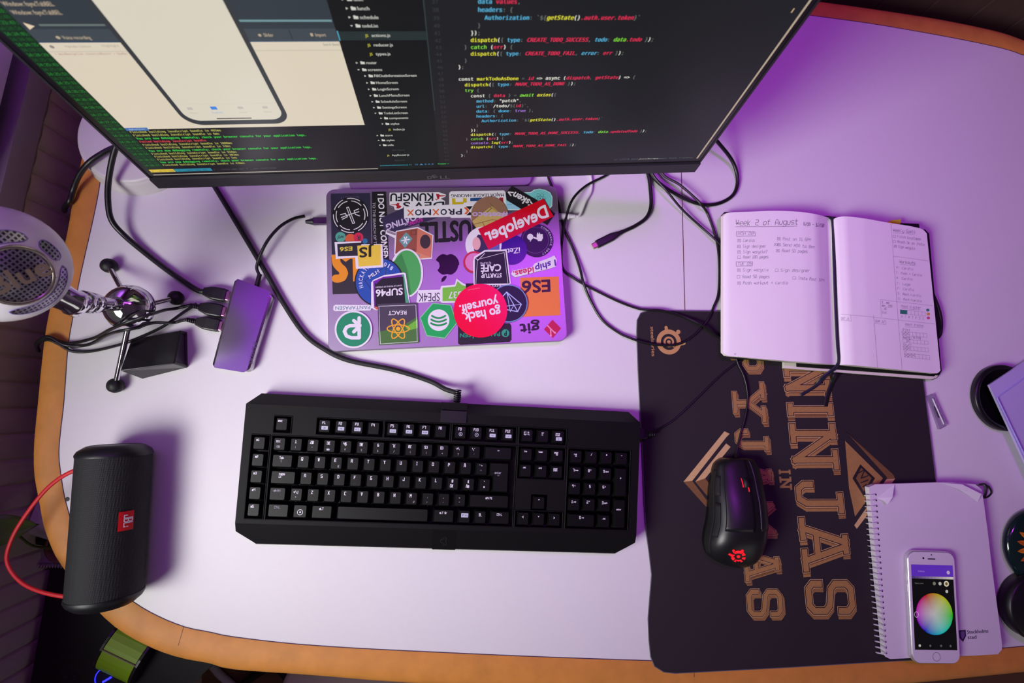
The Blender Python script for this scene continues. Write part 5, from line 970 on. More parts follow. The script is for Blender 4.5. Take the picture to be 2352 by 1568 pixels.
ribbon([(1903, 498, 19.6), (1911, 514, 18.2), (1914, 600, 19.6), (1918, 711, 19.6), (1922, 791, 19.7), (1925, 824, 19.8), (1921, 838, 18.4), (1906, 852, 15), (1886, 868, 11), (1874, 882, 5.4)], 2.6, 'second dark ribbon bookmark')
# ------------------------------------------------------------------ spiral pad with the phone on it
np_ = thing('spiral_notepad', 'white wire-bound notepad with a curled corner under the phone', 'notepad', D(2140, 1320))
m_cov = mat('notepad_cover', (226, 218, 230), .6, var=.02, scale=30, spec=.35)
nq = [(1996, 1118), (2010, 1112), (2140, 1108), (2182, 1107), (2240, 1112), (2255, 1124), (2259, 1150), (2268, 1215), (2278, 1300), (2290, 1390), (2302, 1482), (2301, 1492), (2292, 1502), (2240, 1505), (2150, 1508), (2045, 1513), (2034, 1508), (2028, 1440), (2016, 1330), (2005, 1210)]
mb = MB(); slab(mb, nq, 3.2, 4.4, mat('grey_board', (170, 165, 172), .7)); mb.build('back_cover', np_)
mb = MB(); slab(mb, nq, 4.4, 12.4, mat('pad_pages', (222, 216, 226), .75, var=.15, scale=1500), .006); mb.build('page_block', np_)
mb = MB(); slab(mb, nq, 12.4, 13.1, m_cov); cov = mb.build('cover', np_, bevel=.2)
nP = Pl((0, 0, 13.15), (1, 0, 0), (0, 1, 0)); flap = MB()
f0, f1, f2, f3, f4 = nP.px(2014, 1144, .3), nP.px(2055, 1112, .2), nP.px(2050, 1142, 7), nP.px(2038, 1158, 5), nP.px(2030, 1150, 4)
flap.add([f0, f4, f3, f2, f1, f1+Vector((0, 0, -.2)), f0+Vector((0, 0, -.2))], [[0, 1, 2, 4], [1, 3, 2], [0, 4, 3, 1]], m_cov); o = flap.build('torn_flap', cov); o.modifiers.new('thick', 'SOLIDIFY').thickness = .0003
fold = MB(); a, b, c, d = nP.px(2160, 1108, .1), nP.px(2246, 1152, .1), nP.px(2254, 1134, 5.5), nP.px(2210, 1112, 4); fold.add([a, nP.px(2205, 1125, 2.2), b, c, d], [[0, 1, 4], [1, 2, 3, 4]], m_cov); o = fold.build('curled_corner', cov); o.modifiers.new('thick', 'SOLIDIFY').thickness = .0003
coil = MB(); wire = mat('white_wire', (222, 216, 228), .35, var=0); pts = []; NR = 29
hole_a, hole_b = (2012, 1136), (2036, 1500)
hm = MB()
for i in range(NR):
    t = i/(NR-1); u, v = hole_a[0]+(hole_b[0]-hole_a[0])*t, hole_a[1]+(hole_b[1]-hole_a[1])*t; c = D(u, v, 13.2); ed = D(u-17+4*t, v, 13.2)
    hm.add([c+Vector((1.1*math.cos(k*.785), 1.1*math.sin(k*.785), .05)) for k in range(8)], [list(range(8))], m_well)
    ax = (ed-c); cx = (c+ed)/2; R = ax.length/2+1.2; ax.normalize()
    dn = (D(hole_b[0], hole_b[1], 13)-D(hole_a[0], hole_a[1], 13)); st_v = dn/(NR-1)
    for k in range(14):
        a = 2*math.pi*k/14; pts.append(Vector((cx.x, cx.y, 8.9))-ax*(R*math.cos(a))+Vector((0, 0, 6.2*math.sin(a)))*1.0+st_v*(k/14-.3))
hm.build('punched_holes', cov); coil.tube([Vector((p.x, p.y, max(p.z, 3.6))) for p in pts], .62, wire, 6); coil.build('wire_coil', np_)
pt = MB(); navy_i = mat('print_navy', (44, 26, 70), .6, var=0); ptext(pt, nP, 'Stockholms', (2222, 1455), (2270, 1452), (2221, 1447), navy_i, .05, bold=.02); ptext(pt, nP, 'stad', (2223, 1467), (2243, 1466), (2222, 1459), navy_i, .05, bold=.02)
ppoly(pt, nP, [(2202, 1447), (2218, 1446), (2219, 1460), (2212, 1474), (2204, 1465)], navy_i, .05); ppoly(pt, nP, [(2206, 1450), (2215, 1449), (2216, 1459), (2211, 1468), (2207, 1462)], mat('print_violet', (120, 90, 150), .6, var=0), .09); pt.build('printed_crest', cov)
mb = MB(); mb.tube(crom([D(2250, 1112, 8), D(2262, 1111, 5), D(2266, 1118, 4), D(2264, 1136, 3), D(2258, 1142, 3), D(2268, 1141, 2), D(2277, 1131, 2), D(2272, 1118, 3), D(2264, 1113, 5)], 6), 1.1, m_lea, 8); mb.build('elastic_loop', np_, label='black elastic loop at the corner')
ph = thing('phone', 'white smartphone showing a colour wheel, lying on the spiral notepad', 'phone', Vector((616.4, -231.8, 13.7)))
PA = -.00434; PX = Vector((math.cos(PA), math.sin(PA), 0)); PY = Vector((-math.sin(PA), math.cos(PA), 0)); PC = Vector((616.4, -231.8, 0))
fp = lambda w, d, r, z: [PC+PX*x+PY*y+Vector((0, 0, z)) for x, y in rrect(w, d, r, 8)]
mb = MB(); mb.loft([fp(61, 132, 9, 13.8), fp(65.5, 136.7, 11, 14.7), fp(67.1, 138.3, 11.5, 16.5), fp(67.1, 138.3, 11.5, 18.4), fp(66.2, 137.4, 11.3, 20.2), fp(64.4, 135.6, 10.6, 20.9)], mat('phone_silver', (214, 212, 218), .25, .6, var=0), True, True); pb = mb.build('body', ph)
mb = MB(); mb.loft([fp(64.6, 135.8, 10.6, 20.7), fp(64.2, 135.4, 10.4, 21.2)], mat('phone_white_glass', (230, 224, 234), .12, var=0), False); gl = mb.build('front_glass', ph)
pp2 = Pl(PC+Vector((0, 0, 21.2)), PX, PY); hb2 = MB()
for k in range(32):
    a0, a1 = 2*math.pi*k/32, 2*math.pi*(k+1)/32; hb2.add([pp2.at(r*math.cos(a), -60.2+r*math.sin(a), .05) for r, a in ((5.4, a0), (5.4, a1), (4.9, a1), (4.9, a0))], [[0, 1, 2, 3]], mat('home_ring', (150, 140, 160), .3, .6, var=0))
hb2.build('home_button', gl)
ss = MB(); ss.add([pp2.at(x, y+59.4, .05) for x, y in rrect(11, 1.6, .8, 4)], [list(range(20))], mat('speaker_slot', (60, 54, 66), .5, var=0)); ss.add([pp2.at(*p, .05) for p in circ(-11.5, 60.2, 1.3, 16)], [list(range(16))], m_bez); ss.add([pp2.at(*p, .05) for p in circ(0, 64.6, .9, 12)], [list(range(12))], m_bez); ss.build('earpiece_and_camera', gl)
for y in (22, 36): 
    b_ = MB(); b_.box(PC+PX*(-33.7)+PY*y+Vector((0, 0, 17.4)), (.9, 9.5, 2.6), mat('phone_silver', (214, 212, 218)), PA); b_.build('volume_button', pb)
ps = MB(); S2 = lambda x0, x1, y0, y1, m, h=.05: ps.add([pp2.at(x, y, h) for x, y in ((x0, y0), (x1, y0), (x1, y1), (x0, y1))], [[0, 1, 2, 3]], m)
S2(-29.3, 29.3, -52, 52, G(9, 9, 10)); S2(-29.3, 29.3, 37.5, 52, G(84, 42, 168), .09)
for i in range(12): S2(-29.3+58.6*i/12, -29.3+58.6*(i+1)/12, 34.6, 37.5, G(70+11*i, 50+12*i, 110+6*i), .09)
wm = bpy.data.materials.new('colour_wheel_display'); wm.use_nodes = True; nt = wm.node_tree; bs = nt.nodes['Principled BSDF']; bs.inputs['Base Color'].default_value = (0, 0, 0, 1); bs.inputs['Roughness'].default_value = .2
def nd(t, **k):
    n = nt.nodes.new(t)
    for a, b in k.items(): setattr(n, a, b)
    return n
tc = nd('ShaderNodeTexCoord'); sx = nd('ShaderNodeSeparateXYZ'); nt.links.new(tc.outputs['Object'], sx.inputs[0])
WCX, WCY, WR = .0, -8.5, 25.5
wc_ = PX*WCX+PY*WCY
def mth(op, a, b=None, c=None):
    n = nd('ShaderNodeMath', operation=op)
    for i, q in enumerate((a, b, c)):
        if q is None: continue
        if isinstance(q, (int, float)): n.inputs[i].default_value = q
        else: nt.links.new(q, n.inputs[i])
    return n.outputs[0]
dx, dy = mth('SUBTRACT', sx.outputs[0], wc_.x*.001), mth('SUBTRACT', sx.outputs[1], wc_.y*.001)
hue = mth('FRACT', mth('MULTIPLY_ADD', mth('ARCTAN2', dy, dx), -1/(2*math.pi), 115/360+1)); sat = mth('POWER', mth('DIVIDE', mth('SQRT', mth('ADD', mth('MULTIPLY', dx, dx), mth('MULTIPLY', dy, dy))), WR*.001), 1.1)
hs_ = nd('ShaderNodeCombineColor', mode='HSV'); nt.links.new(hue, hs_.inputs[0]); nt.links.new(sat, hs_.inputs[1]); hs_.inputs[2].default_value = .42
nt.links.new(hs_.outputs[0], bs.inputs['Emission Color']); bs.inputs['Emission Strength'].default_value = .9
ps.add([pp2.at(*p, .12) for p in circ(WCX, WCY, WR, 72)], [list(range(72))], wm)
gy = G(170, 168, 160)
for x, y, r, m in ((19, 29, 3.6, G(200, 196, 170)), (10, 29, 2.2, gy), (2, 29, 2.2, G(110, 110, 100)), (19, 19.5, 2, gy), (22.5, 43, 2.4, G(170, 150, 190)), (-22.5, -47, 1.7, gy), (-8, -47, 1.4, G(80, 80, 80)), (7, -47, 1.4, G(80, 80, 80)), (20, -47, 1.4, G(80, 80, 80))): ps.add([pp2.at(*p, .14) for p in circ(x, y, r, 14)], [list(range(14))], m)
ps.add([pp2.at(*p, .18) for p in circ(19, 29, 2.0, 14)], [list(range(14))], G(110, 80, 50))
for k in range(20):
    a0, a1 = 2*math.pi*k/20, 2*math.pi*(k+1)/20; ps.add([pp2.at(-25+r*math.cos(a), -9.5+r*1.2*math.sin(a), .16) for r, a in ((3, a0), (3, a1), (2.6, a1), (2.6, a0))], [[0, 1, 2, 3]], G(190, 180, 200))
text3(ps, 'Desktop', pp2.at(-20, 43, .16), PX*9, PY*2, G(150, 120, 190)); text3(ps, 'Select color', pp2.at(-25, 28, .16), PX*12, PY*1.8, G(110, 110, 104)); ps.build('screen', ph)
# ------------------------------------------------------------------ small things on the far side
vial = thing('plastic_clip', 'small clear plastic sleeve lying between mat and black dish', 'clip', D(2152, 946))
m_clear = mat('clear_plastic', (236, 226, 246), .12, var=0, trans=.85)
vq = [(2132, 909), (2145, 904), (2177, 976), (2159, 986)]; P4 = [D(*p, 4) for p in vq]; c = sum(P4, Vector())/4
mb = MB(); mb.loft([[Vector((p.x, p.y, z)) for p in reversed(P4)] for z in (.3, 4)], m_clear, False); mb.build('sleeve', vial, bevel=.8)
mb = MB(); e0, e1 = D(2142, 915, 5), D(2168, 974, 5); mb.tube([e0, e1], .9, m_wp, 8); mb.build('edge_rib', vial); mb = MB(); s0, s1 = D(2147, 934, 4.2), D(2156, 957, 4.2); segq(mb, s0, s1, 2.4, Vector((0, 0, 1)), mat('slot_dark', (60, 40, 80), .5, var=0)); mb.build('slot', vial)
def disc_at(px_l, px_r, z): a, b = D(*px_l, z), D(*px_r, z); return (a+b)/2, (a-b).length/2
cD = D(2308, 913, 8); rD = (D(2238, 905, 8)-cD).length
dish = thing('dish', 'round black dish under the corner of the clear folder', 'dish', (cD.x, cD.y, 0)); mb = MB()
mb.lathe([(rD*.9, .2), (rD, 2), (rD, 8), (rD*.97, 10), (rD*.87, 10), (rD*.84, 8), (rD*.82, 4), (1, 3.6)], (cD.x, cD.y, 0), mat('dish_black', (18, 17, 20), .35, var=.04), seg=64); mb.build('bowl', dish)
fo = thing('folder', 'translucent lilac folder overlapping the black dish', 'folder', D(2420, 960))
m_fol = mat('folder_lilac', (196, 186, 232), .3, var=.03, scale=20, spec=.5)
fb = [D(2272, 884, 14), D(2352, 1056, 14), D(2352, 1056, 14)+(D(2352, 1056, 14)-D(2272, 884, 14))*.9, D(2352, 831, 14)+(D(2352, 1056, 14)-D(2272, 884, 14))*1.2+(D(2352, 831, 14)-D(2272, 884, 14))*1.5, D(2272, 884, 14)+(D(2352, 831, 14)-D(2272, 884, 14))*2.6]
if sum(a.x*b.y-b.x*a.y for a, b in zip(fb, fb[1:]+fb[:1])) < 0: fb.reverse()
mb = MB(); mb.prism(fb, 3, m_fol); mb.build('cover_sheet', fo, bevel=.5)
i0, i1, i2 = D(2290, 913, 15.5), D(2352, 1042, 15.5), D(2352, 868, 15.5); mb = MB(); mb.tube([i0+(i0-i1)*0, i1+(i1-i0)*.8], 1.1, mat('folder_rib', (176, 170, 238), .2, var=0), 8); mb.tube([i0, i2+(i2-i0)*1.4], .8, mat('folder_rib', (176, 170, 238)), 8); mb.build('moulded_rib', fo)
mb = MB(); cF = sum(fb, Vector())/len(fb)
mb.prism([Vector((cF.x+(p.x-cF.x)*.5+40, cF.y+(p.y-cF.y)*.5, 11)) for p in fb], 10.7, m_fol); mb.build('page_stack', fo)
cS = D(2384.7, 1255, 6); rS = (D(2305, 1249, 6)-cS).length
sf = thing('paperweight', 'round glazed paperweight painted with an orange sunflower', 'paperweight', (cS.x, cS.y, 0)); mb = MB()
m_gl = mat('dark_green_glaze', (14, 36, 34), .12, var=.1, coat=.6); mb.lathe([(rS*.86, .3), (rS*.98, 3), (rS, 7), (rS*.96, 11), (rS*.9, 13), (rS*.6, 14.4), (.5, 14.8)], (cS.x, cS.y, 0), m_gl, seg=64); base_ = mb.build('glazed_disc', sf)
mb = MB(); m_pe = [mat('petal_%d' % i, c, .35, var=.2, scale=200) for i, c in enumerate(((226, 132, 24), (196, 96, 18)))]
zt = lambda r: 15.0-(r/rS)**2*1.6
for i in range(20):
    a = 2*math.pi*i/20+.12; ca, sa = math.cos(a), math.sin(a); L_0, L_1 = rS*.34, rS*.8
    P = [(L_0, -3.2), (L_0+7, -5), (L_1-5, -2.4), (L_1, 0), (L_1-5, 2.4), (L_0+7, 5), (L_0, 3.2)]
    mb.add([Vector((cS.x+r*ca-w*sa, cS.y+r*sa+w*ca, zt(r)+.1)) for r, w in P], [list(range(7))], m_pe[i % 2]); mb.add([Vector((cS.x+r*ca-w*sa, cS.y+r*sa+w*ca, zt(r)+.2)) for r, w in ((L_0, -.4), (L_1-3, -.2), (L_1-3, .2), (L_0, .4))], [[0, 1, 2, 3]], mat('petal_vein', (140, 60, 14), .4, var=0))
mb.lathe([(rS*.4, 0), (rS*.38, .5), (.3, 1.2)], (cS.x, cS.y, 14.5), mat('flower_seeds', (70, 44, 40), .5, var=.5, scale=500, bump=.4), seg=32); mb.build('painted_sunflower', base_)
cB = D(2381, 1395, 16); rB = (D(2313, 1392, 16)-cB).length
bl_ = thing('jar', 'plain black round lidded jar below the sunflower paperweight', 'jar', (cB.x, cB.y, 0)); mb = MB(); m_jb = mat('jar_black', (16, 15, 18), .4, var=.05)
mb.lathe([(rB*.9, .3), (rB*.96, 2), (rB*.96, 13)], (cB.x, cB.y, 0), m_jb, seg=56); mb.build('bowl', bl_); mb = MB(); mb.lathe([(rB, 13), (rB, 19), (rB*.94, 21), (.5, 21.6)], (cB.x, cB.y, 0), m_jb, seg=56); mb.build('lid', bl_)
# ------------------------------------------------------------------ portable speaker with a red strap
j0, j1 = D(266, 1022, 35), D(240, 1388, 35); JD = (j1-j0).normalized(); JL = (j1-j0).length; JS = Vector((-JD.y, JD.x, 0))      # JS points to the right
sp = thing('speaker', 'black cylindrical portable speaker with a red badge and red strap', 'speaker', ((j0+j1)/2*1).to_2d().to_3d())
m_mesh = mat('speaker_cloth', (22, 23, 26), .75, var=0); m_cap = mat('speaker_rubber', (15, 17, 20), .45, var=.05, scale=300)
nt = m_mesh.node_tree; b = nt.nodes['Principled BSDF']; tcm = nt.nodes.new('ShaderNodeTexCoord'); mpm = nt.nodes.new('ShaderNodeMapping'); mpm.inputs['Rotation'].default_value = (0, 0, math.atan2(JD.y, JD.x)); mpm.inputs['Scale'].default_value = (1, 1, 1)
chk = nt.nodes.new('ShaderNodeTexVoronoi'); chk.inputs['Scale'].default_value = 520; chk.inputs['Randomness'].default_value = .12; nt.links.new(tcm.outputs['Object'], mpm.inputs[0]); nt.links.new(mpm.outputs[0], chk.inputs['Vector'])
rmp = nt.nodes.new('ShaderNodeMix'); rmp.data_type = 'RGBA'; rmp.inputs[6].default_value = rgb(26, 28, 31); rmp.inputs[7].default_value = rgb(3, 3, 4); nt.links.new(chk.outputs['Distance'], rmp.inputs[0]); nt.links.new(rmp.outputs[2], b.inputs['Base Color'])
bpn = nt.nodes.new('ShaderNodeBump'); bpn.inputs['Strength'].default_value = .6; bpn.inputs['Distance'].default_value = .0008; bpn.invert = True; nt.links.new(chk.outputs['Distance'], bpn.inputs['Height']); nt.links.new(bpn.outputs[0], b.inputs['Normal'])
RJ = 35.5; ax = lambda k: j0+JD*k
def jring(k, r, n=40, cut=0): return [ax(k)+JS*(r*math.cos(2*math.pi*i/n))+Vector((0, 0, r*math.sin(2*math.pi*i/n))) for i in range(n)]
mb = MB(); mb.loft([jring(k, RJ) for k in (10, 60, 110, JL-11)], m_mesh); jb = mb.build('cloth_body', sp)
for k0, k1, q in ((10, 1, -1), (JL-11, JL-1, 1)):
    mb = MB(); mb.loft([jring(k0-q*1.5, RJ+.6), jring(k0+q*1, RJ+.9), jring(k0+q*5, RJ-1.2), jring(k1, RJ-7), jring(k1+q*1, RJ-9)], m_cap, True); cap_ = mb.build('end_cap', sp)
    mb = MB(); mb.loft([jring(k1+q*.9, RJ-10), jring(k1+q*1.6, RJ-11), jring(k1+q*.2, RJ-13)], mat('bass_radiator', (16, 16, 18), .5), True); mb.build('end_membrane', cap_)
def jpt(k, ang, off=0): return ax(k)+JS*((RJ+off)*math.sin(ang))+Vector((0, 0, (RJ+off)*math.cos(ang)))
bd_ = MB(); kb0, kb1, a0, a1 = 72, 91, .42, .92
def jpatch(mb, k0, k1, t0, t1, off, m, n=6): mb.add([jpt(k, t0+(t1-t0)*i/n, off) for k in (k0, k1) for i in range(n+1)], [[i, i+1, n+2+i, n+1+i] for i in range(n)], m, True)
def findk(u, v):
    best = min(((D(u, v, z), z) for z in [i*.5 for i in range(20, 150)]), key=lambda q: abs(math.hypot((q[0]-j0).dot(JS), q[1]-35)-RJ)+(0 if q[1] > 35 else 9))
    p = best[0]; return (p-j0).dot(JD), math.atan2((p-j0).dot(JS), best[1]-35)
(kA, tA), (kB, tB) = findk(272, 1176), findk(304, 1214)
jpatch(bd_, kA, kB, tA, tB, 1.2, mat('badge_red', (214, 24, 34), .4, var=0)); m_bw = mat('badge_white', (240, 236, 240), .5, var=0)
# letters run down along the body
def jl(strs, kc, tm, hw, w):
    for st in strs:
        for (x0, y0), (x1, y1) in zip(st, st[1:]):
            n = 3
            for i in range(n):
                f = lambda q: jpt(kc+(x0+(x1-x0)*q)*hw, tm+(y0+(y1-y0)*q)*.22/6, 1.35); p, r = f(i/n), f((i+1)/n); nn = JS*math.sin(tm)+Vector((0, 0, math.cos(tm))); segq(bd_, p, r, w, nn, m_bw)
tm0 = tA+(tB-tA)*.36
for i, ch in enumerate('JBL'): jl([[(p[0], p[1]) for p in st] for st in SG[ch]], kA+4.2+i*4.0, tm0, .72, .95)
jl([[(0, 0), (0, .8)], [(0, 2), (0, 2.8)]], kA+16.2, tm0, .85, 1.0); bd_.build('badge', jb, label='red badge with white letters')
st = MB(); st.tube(crom([D(186, 1076, 40), D(160, 1085, 39), D(130, 1103, 36), D(98, 1132, 32), D(62, 1178, 28), D(34, 1222, 26), D(18, 1262, 26), D(16, 1290, 27), D(30, 1318, 28), D(56, 1342, 30), D(92, 1358, 33), D(130, 1367, 36), D(166, 1372, 38)], 8), 2.3, mat('red_strap', (206, 16, 34), .5, var=.08), 10, flat=.6); st.build('strap', sp, label='red carrying strap')
mb = MB(); mb.tube([jpt(20, math.pi, -1), jpt(JL-22, math.pi, -1)], 3.2, m_cap, 8); mb.build('rubber_rail', sp)
# ------------------------------------------------------------------ ball microphone on a chrome tripod
mi = thing('microphone', 'white ball microphone with mesh windows on a chrome tripod', 'microphone', D(270, 720, 0)*.5+D(293, 740, 0)*.5)
m_chr = mat('chrome', (226, 226, 230), .06, 1, var=0); m_rub = mat('foot_rubber', (18, 18, 19), .55)
bc = D(293, 705, 56)
mb = MB(); mb.lathe([(10, -12), (24, -11), (26, -8), (26.5, -3), (25, 4), (20, 12), (13, 17), (8, 19)], bc, m_chr, seg=48); mb.build('base_dome', mi)
for f in (D(250, 610, 8), D(265, 885, 8), D(404, 684, 8)):
    d = (f-(bc+Vector((0, 0, -8)))); s0 = bc+Vector((0, 0, -8))+d.normalized()*16; mb = MB(); mb.tube([s0, f-d.normalized()*5], 3.1, m_chr, 14); leg_ = mb.build('leg', mi)
    mb = MB(); mb.lathe([(2, -8), (6, -7.4), (8.4, -4), (9, 0), (8.2, 4), (5, 7), (1, 8)], Vector((f.x, f.y, 8.2)), m_rub, seg=24); mb.build('rubber_foot', leg_)
jt = D(160, 690, 146); mb = MB(); mb.tube([bc+Vector((0, 0, 12)), bc.lerp(jt, .62)], 7.2, m_chr, 24); mb.build('shaft', mi)
BCc = D(-5, 607, 200); RBm = 49.5; axd = (jt-bc).normalized(); mb = MB()
mb.lathe([(7, 0), (10, 1), (10.6, 6), (9.6, 8), (9.6, 12), (11.4, 13.5), (11.6, 22), (10, 24)], bc.lerp(jt, .56), m_chr, axd, 28); jn = mb.build('collar', mi)
toB = (BCc-jt); nv = toB.normalized(); mb = MB(); L = toB.length-RBm+3; mb.lathe([(9, -9), (12.6, -8), (13, 0), (11.5, 3), (12.4, L*.6+2), (11, L+2)], jt-nv*3, m_chr, nv, 28); mb.build('swivel_mount', mi)
mb = MB(); n = 40; prof_ = [(max(.4, RBm*math.sin(math.pi*i/n)), -RBm*math.cos(math.pi*i/n)) for i in range(n+1)]; mb.lathe(prof_, BCc, mat('mic_white', (226, 222, 230), .3, var=.02, spec=.5), seg=64); ball = mb.build('ball_body', mi)
d0 = ray(46, 636).normalized(); oc = CP-BCc; bq = oc.dot(d0); hit = CP+d0*(-bq-math.sqrt(max(0, bq*bq-oc.length_squared+RBm**2))); FA = (hit-BCc).normalized()
fu = (CR @ Vector((0, 1, 0))); fu = (fu-FA*fu.dot(FA)).normalized(); fr_ = fu.cross(FA)           # photo up / right on the ball's face
m_gri = mat('mic_mesh', (70, 62, 100), .4, .7, var=0); nt = m_gri.node_tree; b = nt.nodes['Principled BSDF']
tcm = nt.nodes.new('ShaderNodeTexCoord'); out_ = []
for vec in (fr_*.7+fu*.7, fr_*.7-fu*.7):
    dt = nt.nodes.new('ShaderNodeVectorMath'); dt.operation = 'DOT_PRODUCT'; dt.inputs[1].default_value = vec; nt.links.new(tcm.outputs['Object'], dt.inputs[0])
    s_ = nt.nodes.new('ShaderNodeMath'); s_.operation = 'MULTIPLY'; s_.inputs[1].default_value = 2*math.pi/.0031; nt.links.new(dt.outputs['Value'], s_.inputs[0]); c_ = nt.nodes.new('ShaderNodeMath'); c_.operation = 'SINE'; nt.links.new(s_.outputs[0], c_.inputs[0]); out_.append(c_)
mxn = nt.nodes.new('ShaderNodeMath'); mxn.operation = 'MAXIMUM'; nt.links.new(out_[0].outputs[0], mxn.inputs[0]); nt.links.new(out_[1].outputs[0], mxn.inputs[1]); gt = nt.nodes.new('ShaderNodeMath'); gt.operation = 'GREATER_THAN'; gt.inputs[1].default_value = .35; nt.links.new(mxn.outputs[0], gt.inputs[0])
mxc = nt.nodes.new('ShaderNodeMix'); mxc.data_type = 'RGBA'; mxc.inputs[6].default_value = rgb(14, 12, 20); mxc.inputs[7].default_value = rgb(176, 170, 190); nt.links.new(gt.outputs[0], mxc.inputs[0]); nt.links.new(mxc.outputs[2], b.inputs['Base Color']); nt.links.new(gt.outputs[0], b.inputs['Metallic'])
def sph(a, az, off=.2): return BCc+(FA*math.cos(a)+(fr_*math.cos(az)+fu*math.sin(az))*math.sin(a))*(RBm+off)
R_ = math.radians
def window(az0, az1, r0, r1, nm='mesh_window'):
    mb = MB(); n, k = 20, 6; vs = []
    for i in range(n+1):
        t = i/n; az = R_(az0+(az1-az0)*t); w = math.sqrt(max(0, 1-(2*t-1)**4)); c = (r0+r1)/2; h = (r1-r0)/2*max(w, .02)
        for j in range(k+1): vs.append(sph(R_(c-h+2*h*j/k), az, .25))
    fs = [[i*(k+1)+j, i*(k+1)+j+1, (i+1)*(k+1)+j+1, (i+1)*(k+1)+j] for i in range(n) for j in range(k)]
    mb.add(vs, fs, m_gri, True); o = mb.build(nm, ball)
    rim = MB(); e = [vs[i*(k+1)] for i in range(n+1)]+[vs[i*(k+1)+k] for i in reversed(range(n+1))]; rim.tube(e, .45, mat('window_rim', (150, 130, 190), .3, var=0), 6, True); rim.build('window_rim', o)
window(-92, 20, 34, 47); window(30, 66, 33, 46); window(80, 180, 32, 46); window(190, 255, 34, 47)
cm = MB(); vs = [sph(0, 0, .3)]; n = 48
for r in (10, 20, 27): vs += [sph(R_(r), 2*math.pi*i/n, .3) for i in range(n)]
fs = [[0, 1+i, 1+(i+1) % n] for i in range(n)]+[[1+q*n+i, 1+(q+1)*n+i, 1+(q+1)*n+(i+1) % n, 1+q*n+(i+1) % n] for q in (0, 1) for i in range(n)]
cm.add(vs, fs, m_gri, True); cmo = cm.build('centre_mesh', ball)
rg = MB(); rg.tube([sph(R_(28), 2*math.pi*i/n, .6) for i in range(n)], 1.9, mat('brushed_ring', (196, 186, 176), .25, .9, var=0), 10, True); rg.build('centre_ring', ball)
le = MB(); mlet = mat('letter_metal', (216, 196, 168), .3, .8, var=0); up_ = (fr_*-.56+fu*.83); rt_ = (fr_*.83+fu*.56); text3(le, 'Blue', BCc+FA*(RBm+2.2)-rt_*20-up_*6, rt_*40, up_*15, mlet, 'sans', .04); le.build('lettering', cmo)
# ------------------------------------------------------------------ round lamp foot behind the monitor corner
lf = thing('table_lamp', 'round white lamp foot half hidden behind the monitor corner', 'lamp', (-440, 315, 0))
m_lw = mat('lamp_white', (222, 220, 216), .4, var=.02); mb = MB(); mb.lathe([(69.7, .3), (69.9, 2.5), (68, 4.5), (65, 15), (63.5, 19), (62.6, 19.4), (62.2, 20.6), (61, 22.6), (58, 23.2), (.5, 23.6)], (-440, 315, 0), m_lw, seg=80); fb_ = mb.build('foot', lf)
mb = MB(); mb.lathe([(9, 0), (7, 3), (6, 10), (6, 62)], (-432, 336, 23), m_lw, (.25, .25, .93), 20); mb.build('stem', lf)
# ------------------------------------------------------------------ below the desk edge
pcb = thing('computer_tower', 'black computer tower standing below the desk corner', 'computer', (-460, -330, -740)); zP = -150; m_pc = mat('tower_black', (7, 7, 8), .6, var=.1, scale=200)
mb = MB(); mb.prism([Vector(p) for p in ((-581, -470, zP), (-420, -470, zP), (-340, -386, zP), (-340, -190, zP), (-577, -190, zP))], 588, m_pc); mb.build('case', pcb, bevel=2)
for x, y in ((-560, -210), (-360, -210), (-560, -450), (-440, -450)): mb = MB(); mb.lathe([(12, 0), (12, 3)], (x, y, -740), m_rub, seg=14); mb.build('foot', pcb)
mb = MB(); P0 = D(242, 1558, zP+1); blue = glow(30, 30, 255, 6)
for k in range(24): a0, a1 = math.pi*(.55+.75*k/24), math.pi*(.55+.75*(k+1)/24); mb.tube([Vector((P0.x+14*math.cos(a), P0.y+14*math.sin(a), zP+.6)) for a in (a0, a1)], .5, blue, 5)
mb.tube([D(250, 1558, zP+1), D(236, 1566, zP+1)], 1.2, blue, 6); mb.tube([D(255, 1555, zP+1), D(251, 1557, zP+1)], 1.3, blue, 6); mb.build('power_light', pcb, label='glowing blue power light')
for u in (151, 171):
    mb = MB(); c = D(u, 1554, zP+.3); mb.lathe([(2.6, 0), (2.6, .6), (1.6, .6), (1.6, .1)], c, mat('socket_rim', (60, 58, 60), .3, .6), seg=16); mb.build('audio_socket', pcb)
tz = -150
tp = thing('sticky_note_dispenser', 'lime green note roll in a smoked plastic dispenser on the tower', 'dispenser', D(272, 1510, tz))
ta = D(345, 1500, -130)-D(215, 1530, -130); ta = (D(318, 1560, -130)-D(213, 1510, -130)); ta.normalize(); tb_ = Vector((-ta.y, ta.x, 0)); tcn = D(278, 1508, -128)
m_lime = mat('lime_paper', (160, 222, 34), .4, var=.12, scale=30); m_smoke = mat('smoked_plastic', (44, 40, 42), .2, var=0)
def trow(k0, k1, prof, m, nm, par, bev=0):
    mb = MB(); mb.loft([[tcn+ta*k+tb_*x+Vector((0, 0, z)) for x, z in prof] for k in (k0, k1)], m, False); return mb.build(nm, par, bevel=bev)
pr_ = [(-34, -21.5)]+[(-34+68*(.5-.5*math.cos(math.pi*i/12)), -16+22*math.sin(math.pi*i/12)) for i in range(13)]+[(34, -21.5)]
trow(-24, 24, pr_, m_lime, 'note_roll', tp)
for k in (-28, 25): trow(k, k+3, [(x*1.06, z*1.08+(0 if z > -20 else 1.6)) for x, z in pr_], m_smoke, 'side_cheek', tp, .5)
